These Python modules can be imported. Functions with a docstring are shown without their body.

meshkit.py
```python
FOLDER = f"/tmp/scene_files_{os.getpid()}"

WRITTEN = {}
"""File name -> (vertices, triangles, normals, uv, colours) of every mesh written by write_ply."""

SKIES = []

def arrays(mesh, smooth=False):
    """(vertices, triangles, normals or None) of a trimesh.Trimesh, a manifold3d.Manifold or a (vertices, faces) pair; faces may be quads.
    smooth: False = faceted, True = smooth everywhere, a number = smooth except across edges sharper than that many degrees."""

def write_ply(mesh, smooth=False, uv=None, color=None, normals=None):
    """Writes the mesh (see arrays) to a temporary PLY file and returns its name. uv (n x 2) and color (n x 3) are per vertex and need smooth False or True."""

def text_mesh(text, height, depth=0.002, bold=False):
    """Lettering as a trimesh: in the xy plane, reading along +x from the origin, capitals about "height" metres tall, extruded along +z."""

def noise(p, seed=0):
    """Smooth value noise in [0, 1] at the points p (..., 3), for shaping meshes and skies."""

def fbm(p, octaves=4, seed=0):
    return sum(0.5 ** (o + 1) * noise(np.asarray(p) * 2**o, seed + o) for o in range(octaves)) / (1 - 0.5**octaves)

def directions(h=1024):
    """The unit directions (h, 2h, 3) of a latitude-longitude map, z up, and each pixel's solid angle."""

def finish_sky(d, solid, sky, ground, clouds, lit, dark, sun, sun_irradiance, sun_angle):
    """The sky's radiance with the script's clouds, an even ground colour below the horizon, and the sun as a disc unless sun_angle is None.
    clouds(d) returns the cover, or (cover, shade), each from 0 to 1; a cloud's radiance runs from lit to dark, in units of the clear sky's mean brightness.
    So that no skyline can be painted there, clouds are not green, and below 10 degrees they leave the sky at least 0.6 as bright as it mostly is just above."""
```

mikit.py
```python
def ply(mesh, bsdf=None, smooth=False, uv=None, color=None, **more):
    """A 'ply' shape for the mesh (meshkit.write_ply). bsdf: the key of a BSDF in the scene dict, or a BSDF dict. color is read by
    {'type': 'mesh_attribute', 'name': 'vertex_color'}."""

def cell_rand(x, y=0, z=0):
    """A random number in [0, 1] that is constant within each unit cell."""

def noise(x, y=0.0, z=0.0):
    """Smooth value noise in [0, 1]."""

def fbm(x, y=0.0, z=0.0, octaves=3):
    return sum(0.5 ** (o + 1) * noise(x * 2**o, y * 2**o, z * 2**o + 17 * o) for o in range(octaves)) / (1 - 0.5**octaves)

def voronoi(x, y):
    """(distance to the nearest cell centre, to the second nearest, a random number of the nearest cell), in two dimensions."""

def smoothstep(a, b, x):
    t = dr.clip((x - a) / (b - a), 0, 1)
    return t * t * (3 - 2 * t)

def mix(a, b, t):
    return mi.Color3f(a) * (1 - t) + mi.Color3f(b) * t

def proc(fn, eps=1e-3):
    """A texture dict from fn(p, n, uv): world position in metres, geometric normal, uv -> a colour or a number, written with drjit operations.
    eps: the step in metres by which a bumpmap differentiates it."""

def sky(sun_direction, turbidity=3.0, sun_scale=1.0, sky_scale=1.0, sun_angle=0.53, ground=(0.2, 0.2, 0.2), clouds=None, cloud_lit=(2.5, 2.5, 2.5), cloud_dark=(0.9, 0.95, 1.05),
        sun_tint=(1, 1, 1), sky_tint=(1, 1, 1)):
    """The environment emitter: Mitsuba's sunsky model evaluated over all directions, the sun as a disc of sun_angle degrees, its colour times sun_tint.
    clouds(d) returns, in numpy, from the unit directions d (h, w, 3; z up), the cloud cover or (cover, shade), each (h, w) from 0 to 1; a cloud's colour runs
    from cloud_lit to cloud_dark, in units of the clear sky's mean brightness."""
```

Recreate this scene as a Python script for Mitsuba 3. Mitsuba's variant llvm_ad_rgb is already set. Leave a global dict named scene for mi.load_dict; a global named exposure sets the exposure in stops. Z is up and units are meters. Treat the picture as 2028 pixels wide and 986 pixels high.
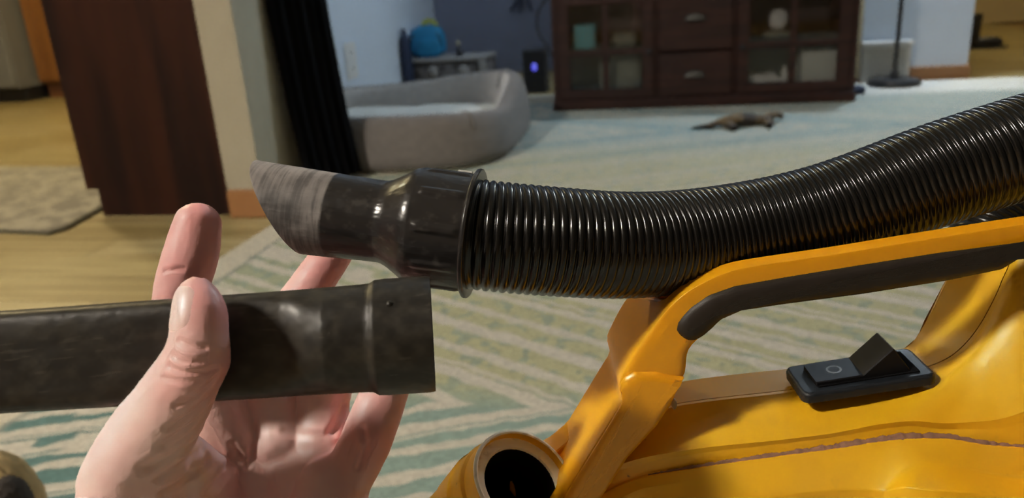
import math, random, numpy as np, trimesh, shapely.geometry as sg
import mitsuba as mi, drjit as dr, mikit, meshkit
from manifold3d import Manifold
import manifold3d
from mikit import proc, noise, fbm, smoothstep, mix, cell_rand
random.seed(7); rng = np.random.default_rng(7)
T = mi.ScalarTransform4f
scene, labels = {}, {}

# ------------------------------------------------------------------ camera
F_PX, EYE = 1523.0, np.array([0, 0, 0.5])
TH, PH, YAW = math.radians(18.6), math.radians(3.63), math.radians(11.2)
FW = np.array([0, math.cos(TH), -math.sin(TH)])
_U0 = np.array([0, math.sin(TH), math.cos(TH)])
RT = np.array([math.cos(PH), 0, 0]) - math.sin(PH) * _U0
UP = np.array([math.sin(PH), 0, 0]) + math.cos(PH) * _U0
scene['camera'] = dict(type='thinlens', fov=2 * math.degrees(math.atan(1014 / F_PX)), fov_axis='x', aperture_radius=0.00105, focus_distance=0.285,
                       near_clip=0.02, far_clip=60.0, to_world=T().look_at(origin=EYE.tolist(), target=(EYE + FW).tolist(), up=UP.tolist()))
exposure = -1.12
LIGHT = dict(pendant=(900, (1.0, 0.90, 0.77)), kitchen=(700, (1.0, 0.80, 0.42)), hall=(360, (1.0, 0.78, 0.36)), floor_lamp=(1000, (0.72, 0.87, 1.0)))
LAMP_AT = dict(pendant=(-1.87, -0.41, 2.16))

U = np.array([math.cos(YAW), -math.sin(YAW), 0]); V = np.array([math.sin(YAW), math.cos(YAW), 0]); Z = np.array([0, 0, 1.0])
ROOM = np.eye(4); ROOM[:3, 0], ROOM[:3, 1] = U, V
def at(x, y, d): return EYE + (FW + RT * (x - 1014) / F_PX - UP * (y - 493) / F_PX) * d
def room(s, t, z=0.0): return U * s + V * t + Z * z

# ------------------------------------------------------------------ helpers
def numbered(name):
    k, n = name, 0
    used = lambda q: q in scene or q in labels or any(x.startswith(q + '__') for x in scene)
    while used(k): n += 1; k = f'{name}_{n:03d}'
    return k
def obj(name, mesh, bsdf, parent=None, smooth=False, label=None, stuff=False, **kw):
    key = numbered(f'{parent}__{name}' if parent else name)
    scene[key] = mesh if isinstance(mesh, dict) else mikit.ply(mesh, bsdf, smooth=smooth, **kw)
    if label: labels[key] = {'label': label}
    if stuff: labels.setdefault(key, {})['kind'] = 'stuff'
    return key
def thing(name, label, cat, group=None):
    k = numbered(name); labels[k] = {'label': label, 'category': cat}
    if group: labels[k]['group'] = group
    return k
def tag(k, label, cat, group=None):
    labels[k] = {'label': label, 'category': cat}
    if group: labels[k]['group'] = group
    return k
def struct(name, mesh, bsdf, label, cat=None, parent=None, **kw):
    k = obj(name, mesh, bsdf, parent, **kw)
    labels[k] = {'label': label, 'kind': 'structure', 'category': cat or name.split('_')[0]}
    return k
def cat(ms): return trimesh.util.concatenate([m if isinstance(m, trimesh.Trimesh) else trimesh.Trimesh(*[np.array(a) for a in m], process=False) for m in ms])
def tm(man):
    m = man.to_mesh(); return trimesh.Trimesh(np.array(m.vert_properties[:, :3]), np.array(m.tri_verts), process=False)
def rbox(x0, x1, y0, y1, z0, z1, r=0.004, n=8):
    """A rounded box, its edges of radius r."""
    r = min(r, 0.49 * min(x1 - x0, y1 - y0, z1 - z0))
    s = Manifold.sphere(r, n)
    return tm(Manifold.batch_hull([s.translate((x, y, z)) for x in (x0 + r, x1 - r) for y in (y0 + r, y1 - r) for z in (z0 + r, z1 - r)]))
def box(x0, x1, y0, y1, z0, z1):
    m = trimesh.creation.box((x1 - x0, y1 - y0, z1 - z0)); m.apply_translation(((x0 + x1) / 2, (y0 + y1) / 2, (z0 + z1) / 2)); return m
def cbox(x0, x1, y0, y1, z0, z1, c=0.002): return rbox(x0, x1, y0, y1, z0, z1, c, 4)
def rm(m): m = m.copy(); m.apply_transform(ROOM); return m          # room axes -> world
def lathe(prof, n=48, close=False):
    """Profile [(r, h)] turned about z."""
    p = np.array(prof, float); a = np.arange(n) * 2 * np.pi / n
    v = np.stack([np.outer(np.cos(a), p[:, 0]), np.outer(np.sin(a), p[:, 0]), np.tile(p[:, 1], (n, 1))], -1)
    return grid(v, wrap=True)
def grid(v, wrap=False, flip=False):
    n, k = v.shape[:2]
    f = []
    i = np.arange(n if wrap else n - 1)[:, None]; j = np.arange(k - 1)[None]
    a, b = i * k + j, ((i + 1) % n) * k + j
    q = np.stack([a, b, b + 1, a + 1], -1).reshape(-1, 4)
    if flip: q = q[:, ::-1]
    return trimesh.Trimesh(v.reshape(-1, 3), np.vstack([q[:, [0, 1, 2]], q[:, [0, 2, 3]]]), process=False)
def smooth_path(pts, n):
    from scipy.interpolate import CubicSpline
    p = np.array(pts, float); t = np.r_[0, np.cumsum(np.linalg.norm(np.diff(p, axis=0), axis=1))]
    cs = CubicSpline(t, p); d = cs(np.linspace(0, t[-1], 4000))
    L = np.r_[0, np.cumsum(np.linalg.norm(np.diff(d, axis=0), axis=1))]
    return np.stack([np.interp(np.linspace(0, L[-1], n), L, d[:, k]) for k in range(p.shape[1])], 1), L[-1]
def frames(c):
    t = np.gradient(c, axis=0); t /= np.linalg.norm(t, axis=1)[:, None]
    u = np.cross(t[0], [0.1, 0.2, 1.0]); u /= np.linalg.norm(u); us = [u]
    for k in range(1, len(c)):
        u = us[-1] - t[k] * (us[-1] @ t[k]); us.append(u / np.linalg.norm(u))
    us = np.array(us); return t, us, np.cross(t, us)
def tube(pts, r, n=12, k=60):
    c, _ = smooth_path(pts, k); t, u, w = frames(c); a = np.arange(n + 1) * 2 * np.pi / n
    rr = np.broadcast_to(np.asarray(r, float), (k,)) if np.ndim(r) else np.full(k, r)
    v = c[:, None] + (u[:, None] * np.cos(a)[None, :, None] + w[:, None] * np.sin(a)[None, :, None]) * rr[:, None, None]
    return grid(v)
def bevel_extrude(pts, place, layers):
    """A closed outline (k, 2) carried through layers (depth, inset), each ring moved inwards by its inset; place(xy, depth) -> world. Capped at both ends."""
    p = np.array(pts, float)
    if sg.Polygon(p).exterior.is_ccw is False: p = p[::-1]
    e = np.roll(p, -1, 0) - p; e /= np.linalg.norm(e, axis=1)[:, None] + 1e-12
    nrm = np.stack([-e[:, 1], e[:, 0]], 1); m = nrm + np.roll(nrm, 1, 0); m /= np.maximum((m * nrm).sum(1), 0.35)[:, None]
    rings = [place(p + m * q, d) for d, q in layers]
    n = len(p); v = np.vstack(rings); f = []
    for k in range(len(layers) - 1):
        i = np.arange(n); a, b = k * n + i, k * n + (i + 1) % n
        f += [np.stack([a, b, b + n], 1), np.stack([a, b + n, a + n], 1)]
    def cap(inset, base, rev):
        q = p
        vv, ff = trimesh.creation.triangulate_polygon(sg.Polygon(q), engine='earcut')
        from scipy.spatial import cKDTree
        idx = cKDTree(q).query(vv)[1]; ff = idx[ff]
        return base + (ff[:, ::-1] if rev else ff)
    f += [cap(layers[0][1], 0, True), cap(layers[-1][1], (len(layers) - 1) * n, False)]
    t = trimesh.Trimesh(v, np.vstack(f), process=False)
    t.update_faces(t.area_faces > 1e-14); t.fix_normals(); return t
def resample(pts, step):
    p = np.array(pts, float); t = np.r_[0, np.cumsum(np.linalg.norm(np.diff(p, axis=0), axis=1))]
    n = max(2, int(t[-1] / step)); return np.stack([np.interp(np.linspace(0, t[-1], n), t, p[:, k]) for k in range(p.shape[1])], 1)
def curve(pts, step):
    """A smooth curve through 2-D points."""
    from scipy.interpolate import PchipInterpolator
    p = np.array(pts, float); t = np.r_[0, np.cumsum(np.linalg.norm(np.diff(p, axis=0), axis=1))]
    n = max(2, int(t[-1] / step)); return PchipInterpolator(t, p)(np.linspace(0, t[-1], n))

# ------------------------------------------------------------------ materials
def lin(r, g, b):
    f = lambda c: (c / 255 / 12.92) if c <= 10 else ((c / 255 + 0.055) / 1.055) ** 2.4
    return [f(r), f(g), f(b)]
def mat(key, color, rough=0.5, bump=None, bscale=0.001, two=True, **kw):
    if callable(color): color = proc(color)
    elif isinstance(color, (list, tuple)): color = {'type': 'rgb', 'value': list(map(float, color))}
    b = {'type': 'principled', 'base_color': color, 'roughness': proc(rough) if callable(rough) else rough, **kw}
    if bump: b = {'type': 'bumpmap', 'tex': proc(bump, 0.0004), 'scale': bscale, 'bsdf': b}
    scene[key] = {'type': 'twosided', 'bsdf': b} if two else b
    return key
RU, RV = [tuple(map(float, x)) for x in (U, V)]
def rs(p): return p.x * RU[0] + p.y * RU[1]
def rt(p): return p.x * RV[0] + p.y * RV[1]

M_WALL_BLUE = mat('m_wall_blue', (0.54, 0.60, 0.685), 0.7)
M_WALL_LIT = mat('m_wall_lit', (0.63, 0.70, 0.79), 0.7)  # same blue paint as the right wall, raised to carry lamp light
M_WALL_SLATE = mat('m_wall_slate', (0.21, 0.23, 0.31), 0.75)  # one even, darker slate blue for the back and side return walls
M_CREAM = mat('m_cream', (0.37, 0.34, 0.255), 0.7)
M_CEIL = mat('m_ceiling', (0.78, 0.78, 0.76), 0.9)
M_OAK = mat('m_oak_trim', (0.27, 0.125, 0.045), 0.5)
def wood(base, dark, f=1.0):
    def fn(p, n, uv):
        s, t = rs(p), rt(p)
        g = fbm(s * 3.0 * f, t * 60 * f, p.z * 3 + 5, octaves=3)
        return mix(base, dark, smoothstep(0.35, 0.75, g))
    return fn
PLANKS = [mat(f'm_plank_{i}', wood(b, d), 0.38) for i, (b, d) in enumerate([((0.26, 0.205, 0.090), (0.19, 0.14, 0.055)), ((0.24, 0.185, 0.078), (0.175, 0.125, 0.046)), ((0.28, 0.225, 0.108), (0.21, 0.155, 0.065))])]
def vwood(base, dark):
    def fn(p, n, uv):
        g = fbm(rs(p) * 22, rt(p) * 22, p.z * 1.6 + 2, octaves=4)
        return mix(base, dark, smoothstep(0.3, 0.75, g))
    return fn
M_PANEL = mat('m_dark_cabinet', vwood((0.027, 0.0085, 0.0045), (0.010, 0.004, 0.003)), 0.65, specular=0.12)
M_KITCHEN = mat('m_orange_wood', vwood((0.20, 0.080, 0.019), (0.15, 0.056, 0.014)), 0.4)
def hwood(p, n, uv):
    g = fbm(rs(p) * 4, p.z * 60, rt(p) * 8, octaves=3)
    return mix((0.036, 0.0115, 0.007), (0.020, 0.007, 0.005), smoothstep(0.3, 0.7, g))
M_STAND = mat('m_cherry', hwood, 0.6, specular=0.3)
M_STANDIN = mat('m_stand_inside', (0.03, 0.016, 0.012), 0.7)
M_BLACKCLOTH = mat('m_black_cloth', (0.003, 0.003, 0.0035), 1.0, specular=0.05)
M_WHITE = mat('m_white', (0.72, 0.72, 0.70), 0.5)
M_BLACK = mat('m_black', (0.010, 0.010, 0.011), 0.4)
M_METALBLACK = mat('m_black_metal', (0.018, 0.018, 0.020), 0.38)
M_GLASS = 'm_pane'; scene[M_GLASS] = {'type': 'thindielectric', 'int_ior': 1.5}

mat('m_added_dome', (0.25, 0.24, 0.22), 0.6)
# ------------------------------------------------------------------ lamps of the place
def globe(parent, c, r, which, name='globe'):
    k, col = LIGHT[which]
    m = trimesh.creation.icosphere(3, r); m.apply_translation(c)
    key = obj(name, m, M_WHITE, parent, smooth=True)
    scene[key]['emitter'] = {'type': 'area', 'radiance': {'type': 'rgb', 'value': [k * x for x in col]}}
def pendant(name, c, r, which, label, ceil=2.45):
    c = np.array(c, float); t = thing(name, label, 'ceiling lamp'); globe(t, c, r, which)
    cy = trimesh.creation.cylinder(0.008, segment=[c + Z * r * 0.98, [c[0], c[1], ceil - 0.02]], sections=10); obj('stem', cy, M_BLACK, t)
    sh = lathe([(r * 1.75, -r * 0.55), (r * 1.7, -r * 0.2), (r * 1.35, r * 0.75), (r * 0.6, r * 1.3), (0.012, r * 1.45)], 48); sh.apply_translation(c); obj('added_dome', sh, 'm_added_dome', t, smooth=True)  # opaque dome added out of view to keep lamp light off the ceiling
    ca = trimesh.creation.cylinder(0.07, 0.025, sections=28); ca.apply_translation((c[0], c[1], ceil - 0.0125)); obj('canopy', ca, M_WHITE, t)
pendant('pendant_lamp', LAMP_AT['pendant'], 0.15, 'pendant', 'round warm glass pendant lamp hanging behind the viewer to the left')
pendant('kitchen_lamp', room(-2.9, 2.9, 2.2), 0.11, 'kitchen', 'round yellow glowing ceiling lamp over the kitchen floor')
pendant('hall_lamp', room(2.3, 5.0, 2.2), 0.10, 'hall', 'round amber ceiling lamp over the hallway floor')

# ------------------------------------------------------------------ setting
struct('floor', rm(box(-6, 5, -3, 8, -0.10, -0.012)), mat('m_subfloor', (0.22, 0.14, 0.055), 0.6), 'yellowish oak plank floor of kitchen and hallway')
def lay(s0, s1, t0, t1, w=0.127, ln=1.6):
    t, row = t0, 0
    while t < t1 - 1e-6:
        s = s0 - (row * 0.61) % ln
        while s < s1:
            a, b = max(s, s0), min(s + ln, s1)
            if b - a > 0.02:
                m = rm(cbox(a + 0.0008, b - 0.0008, t + 0.0008, min(t + w, t1) - 0.0008, -0.012, 0.0, 0.0015)); obj('plank', m, PLANKS[rng.integers(3)], 'floor')
            s += ln
        t += w; row += 1
lay(-5.2, -0.80, 0.9, 6.0)
lay(-3.4, -0.80, -0.37, 0.9)
lay(1.20, 2.7, 3.55, 7.2)
lay(-1.38, 0.74, 3.68, 4.95)
C = 2.45
struct('ceiling', rm(box(-6, 5, -3, 8, C, C + 0.1)), M_CEIL, 'white ceiling above the room', 'ceiling')
struct('wall_left', rm(box(-1.485, -1.385, 2.02, 5.0, 0, C)), M_WALL_LIT, 'blue wall left of the dog bed, painted lighter to look lit, with a white wall plate', 'wall')
struct('wall_jog', rm(box(-1.485, -1.056, 1.99, 2.02, 0, C)), M_WALL_BLUE, 'short blue return wall behind the black curtain', 'wall')
struct('wall_end', rm(box(-1.055, -0.961, 1.713, 2.02, 0, C)), M_CREAM, 'cream end of the partition wall beside the dark cabinet', 'wall')
struct('wall_back', rm(box(-1.485, 0.84, 4.95, 5.05, 0, C)), M_WALL_SLATE, 'slate blue back wall behind the blue backpack', 'wall')
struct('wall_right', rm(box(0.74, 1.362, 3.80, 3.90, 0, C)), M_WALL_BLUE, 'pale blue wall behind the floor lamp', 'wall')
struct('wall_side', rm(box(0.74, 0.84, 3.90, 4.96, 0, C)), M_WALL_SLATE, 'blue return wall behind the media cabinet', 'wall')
struct('wall_hall', rm(box(1.262, 1.362, 3.90, 7.3, 0, C)), M_CREAM, 'hallway side of the pale blue wall', 'wall')
struct('wall_far', rm(box(-6, 5, 7.2, 7.3, 0, C)), mat('m_beige', (0.50, 0.40, 0.24), 0.8), 'beige wall at the end of the hallway', 'wall')
struct('wall_kitchen', rm(box(-5.9, -1.485, 5.6, 5.7, 0, C)), M_CREAM, 'cream kitchen wall behind the orange wood cabinets', 'wall')
struct('wall_outer', rm(cat([box(-6.0, -5.9, -3, 7.3, 0, C), box(4.9, 5, -3, 7.3, 0, C), box(-6, 5, -3, -2.9, 0, C)])), mat('m_taupe', (0.20, 0.17, 0.13), 0.85), 'dark taupe walls behind the viewer', 'wall')
def base(name, a, label): struct(name, rm(cbox(*a, 0.003)), M_OAK, label, 'baseboard')
base('baseboard_right', (0.735, 1.372, 3.785, 3.799, 0, 0.062), 'oak baseboard under the pale blue wall by the lamp')
base('baseboard_end', (-1.05, -0.948, 1.697, 1.712, 0, 0.07), 'oak baseboard at the foot of the cream wall end')
base('baseboard_partition', (-0.960, -0.946, 1.713, 2.0, 0, 0.07), 'oak baseboard on the shaded side of the partition wall')
base('baseboard_left', (-1.384, -1.371, 2.03, 4.94, 0, 0.035), 'low trim at the foot of the left blue wall')

# ------------------------------------------------------------------ rug
S1, TC, TP = -0.126, 0.828, 1.850
def rug_color(p, n, uv):
    s, t = rs(p), rt(p)
    s = s + 0.010 * (noise(s * 45, t * 45, 3.0) - 0.5); t = t + 0.010 * (noise(s * 45, t * 45, 9.0) - 0.5)
    q = (t - TC) / TP; q = q - dr.floor(q + 0.5); tt = q * TP
    d = s + dr.select(tt > 0, tt / 0.56, -tt / 0.40)
    ph = (d - S1) / 0.125
    cellv = dr.floor(ph + 0.5); fr = dr.abs(ph - cellv)
    w = 0.10 + 0.16 * cell_rand(cellv, 3)
    line = 1 - smoothstep(w - 0.05, w + 0.06, fr)
    ph2 = ph * 2.0 + 0.3; c2 = dr.floor(ph2 + 0.5)
    thin = (1 - smoothstep(0.10, 0.20, dr.abs(ph2 - c2))) * dr.select(cell_rand(c2, 8) > 0.45, 1.0, 0.0)
    dash = dr.select((cell_rand(cellv, 11) > 0.62) & (s < -0.42), smoothstep(0.42, 0.55, noise(s * 26, cellv * 7.0)), 0.0)
    cream = mi.Color3f(0.40, 0.372, 0.31)
    green = mi.Color3f(0.30, 0.29, 0.165); teal = mi.Color3f(0.155, 0.215, 0.185); blue = mi.Color3f(0.20, 0.27, 0.28)
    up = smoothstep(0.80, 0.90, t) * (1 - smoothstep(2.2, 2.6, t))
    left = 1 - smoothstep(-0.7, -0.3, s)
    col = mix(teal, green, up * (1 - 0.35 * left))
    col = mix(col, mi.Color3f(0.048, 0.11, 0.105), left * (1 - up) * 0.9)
    col = mix(col, blue, smoothstep(2.1, 2.6, t) * 0.6)
    fleck = fbm(s * 60, t * 60, 1.0, octaves=2)
    col = mix(col, teal, smoothstep(0.55, 0.72, fleck) * 0.6 * up)
    col = mix(col, cream, dr.maximum(dr.maximum(line, thin * 0.85), dash))
    dk = dr.maximum((1 - smoothstep(0.018, 0.040, dr.abs(d - 0.150))) , 0.8 * (1 - smoothstep(0.012, 0.030, dr.abs(d - 0.80)))) * smoothstep(1.95, 2.05, t)
    col = mix(col, mi.Color3f(0.07, 0.16, 0.185), dk * 0.85)
    field = smoothstep(-0.822, -0.812, s) * (1 - smoothstep(3.42, 3.45, t))
    edge = smoothstep(-0.826, -0.820, s) * (1 - smoothstep(-0.814, -0.808, s))
    border = mi.Color3f(0.40, 0.365, 0.285)
    col = mix(border, col, field); col = mix(col, mi.Color3f(0.12, 0.14, 0.12), edge * 0.6)
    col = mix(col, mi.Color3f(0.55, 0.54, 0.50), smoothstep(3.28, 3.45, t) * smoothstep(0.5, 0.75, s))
    return col * (0.86 + 0.28 * noise(s * 220, t * 220, 4.0))
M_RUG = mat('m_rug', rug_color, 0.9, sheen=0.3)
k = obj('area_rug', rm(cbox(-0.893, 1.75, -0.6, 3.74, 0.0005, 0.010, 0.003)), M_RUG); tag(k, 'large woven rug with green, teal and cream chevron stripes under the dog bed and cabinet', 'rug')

# ------------------------------------------------------------------ kitchen
t = thing('kitchen_cabinet', 'dark brown wooden kitchen base cabinet end with toe kick beside the cream wall', 'cabinet')
obj('end_panel', rm(bevel_extrude([(-1.465, 0.072), (-1.432, 0.072), (-1.432, 0.0), (-1.057, 0.0), (-1.057, 0.88), (-1.465, 0.88)], lambda q, d: np.stack([q[:, 0], np.full(len(q), d), q[:, 1]], 1), [(1.727, 0.001), (1.729, 0), (1.745, 0)])), M_PANEL, t)
obj('carcass', rm(box(-1.460, -1.058, 1.745, 1.985, 0.072, 0.88)), M_PANEL, t)
obj('toe_kick', rm(box(-1.430, -1.058, 1.745, 1.985, 0.0, 0.072)), M_PANEL, t)
obj('countertop', rm(rbox(-1.49, -1.057, 1.70, 1.985, 0.88, 0.92, 0.006)), M_WHITE, t, label='pale countertop')
def kitchen_unit(s0, s1, t0):
    t = thing('orange_cabinet', 'orange wood base cabinet far left in the kitchen, beyond the dark end panel', 'cabinet')
    obj('carcass', rm(cbox(s0, s1, t0 + 0.02, t0 + 0.6, 0.10, 0.88)), M_KITCHEN, t)
    obj('toe_kick', rm(box(s0, s1, t0 + 0.07, t0 + 0.58, 0.0, 0.10)), mat('m_toe', (0.12, 0.045, 0.015), 0.6), t)
    n = 3; w = (s1 - s0) / n
    for i in range(n):
        a, b = s0 + i * w + 0.006, s0 + (i + 1) * w - 0.006
        d = obj('door', rm(cat([cbox(a, b, t0, t0 + 0.02, 0.12, 0.185), cbox(a, b, t0, t0 + 0.02, 0.80, 0.87), cbox(a, a + 0.065, t0, t0 + 0.02, 0.185, 0.80), cbox(b - 0.065, b, t0, t0 + 0.02, 0.185, 0.80)])), M_KITCHEN, t)
        obj('panel', rm(cbox(a + 0.06, b - 0.06, t0 + 0.008, t0 + 0.018, 0.18, 0.805, 0.004)), M_KITCHEN, d)
        obj('knob', rm(trimesh.creation.icosphere(2, 0.014, ).apply_translation((b - 0.03, t0 - 0.012, 0.74))), M_METALBLACK, d, smooth=True)
    obj('countertop', rm(rbox(s0 - 0.01, s1 + 0.01, t0 - 0.03, t0 + 0.62, 0.88, 0.92, 0.006)), M_WHITE, t, label='pale countertop')
kitchen_unit(-3.975, -2.60, 4.50)
M_APPL = mat('m_appliance', (0.14, 0.14, 0.135), 0.5)
t = thing('dishwasher', 'white appliance front at the far left beside the orange wood cabinet', 'dishwasher')
obj('body', rm(cbox(-4.62, -4.0, 4.36, 4.95, 0.09, 0.86)), M_APPL, t); obj('door', rm(rbox(-4.615, -4.005, 4.33, 4.36, 0.10, 0.70, 0.008)), M_APPL, t)
obj('control_panel', rm(rbox(-4.615, -4.005, 4.33, 4.36, 0.71, 0.855, 0.008)), M_APPL, t); obj('handle', rm(rbox(-4.5, -4.12, 4.30, 4.33, 0.66, 0.68, 0.008)), M_METALBLACK, t, label='dark bar handle')
obj('toe_kick', rm(box(-4.61, -4.01, 4.42, 4.94, 0, 0.09)), M_BLACK, t)
M_MAT = mat('m_mat', lambda p, n, uv: mix((0.24, 0.215, 0.155), (0.145, 0.128, 0.095), smoothstep(0.35, 0.65, fbm(rs(p) * 30, rt(p) * 30, 0.0, octaves=3))), 0.85)
t = thing('floor_mat', 'mottled grey beige mat on the wood floor in front of the dark cabinet', 'mat')
mp = [(-1.455, 1.56), (-1.44, 1.60), (-1.47, 1.76), (-1.62, 2.28), (-2.40, 2.35), (-2.45, 1.70), (-2.40, 1.62), (-1.60, 1.578)]
pl = lambda q, d: np.stack([q[:, 0], q[:, 1], np.full(len(q), d)], 1)
obj('top', rm(bevel_extrude(mp, pl, [(0.001, 0.006), (0.010, 0.006), (0.012, 0.008)])), M_MAT, t)
obj('edging', rm(bevel_extrude(mp, pl, [(0.0005, 0), (0.008, 0), (0.0085, 0.003)])), mat('m_mat_edge', (0.06, 0.055, 0.035), 0.8), t, label='dark edging')

# ------------------------------------------------------------------ curtain
def pleats(s0, t0, s1, t1, z0, z1, folds, depth, lean=(0, 0), thick=0.004):
    n, mrow = folds * 14, 30
    x = np.linspace(0, 1, n); d = np.array([s1 - s0, t1 - t0]); L = np.linalg.norm(d); nr = np.array([d[1], -d[0]]) / L
    off = depth * np.sin(x * folds * 2 * np.pi) * (0.75 + 0.35 * np.sin(x * 17 + 1))
    z = np.linspace(z0, z1, mrow); out = []
    for sgn in (0, 1):
        pos = np.zeros((mrow, n, 3))
        for i, zz in enumerate(z):
            f = (zz - z0) / (z1 - z0)
            o = off * (1 - 0.25 * f) + sgn * thick
            fl = 1 - np.exp(-zz / 0.45) if lean[0] else 0.0; pos[i, :, 0] = s0 + d[0] * x + nr[0] * o + lean[0] * fl; pos[i, :, 1] = t0 + d[1] * x + nr[1] * o + lean[1] * fl; pos[i, :, 2] = zz
        out.append(pos)
    front, back = grid(out[0]), grid(out[1], flip=True)
    return cat([front, back])
t = thing('black_curtain', 'tall black pleated curtain hanging beside the cream wall, left of the dog bed', 'curtain')
obj('fabric', rm(pleats(-0.905, 1.86, -0.835, 2.065, 0.03, 2.2, 6, 0.009, (-0.066, 0.0))), M_BLACKCLOTH, t, smooth=True)
obj('rod', rm(trimesh.creation.cylinder(0.012, segment=[[-1.055, 1.85, 2.21], [-0.90, 2.36, 2.21]])), M_METALBLACK, t)
t = thing('wall_plate', 'white blank plate on the left blue wall right of the black curtain', 'wall plate')
obj('plate', rm(rbox(-1.384, -1.376, 3.38, 3.51, 0.155, 0.315, 0.003)), M_WHITE, t)
for zz in (0.20, 0.27): obj('screw', rm(trimesh.creation.cylinder(0.005, segment=[[-1.377, 3.445, zz], [-1.374, 3.445, zz]], sections=10)), M_METALBLACK, t)

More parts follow.
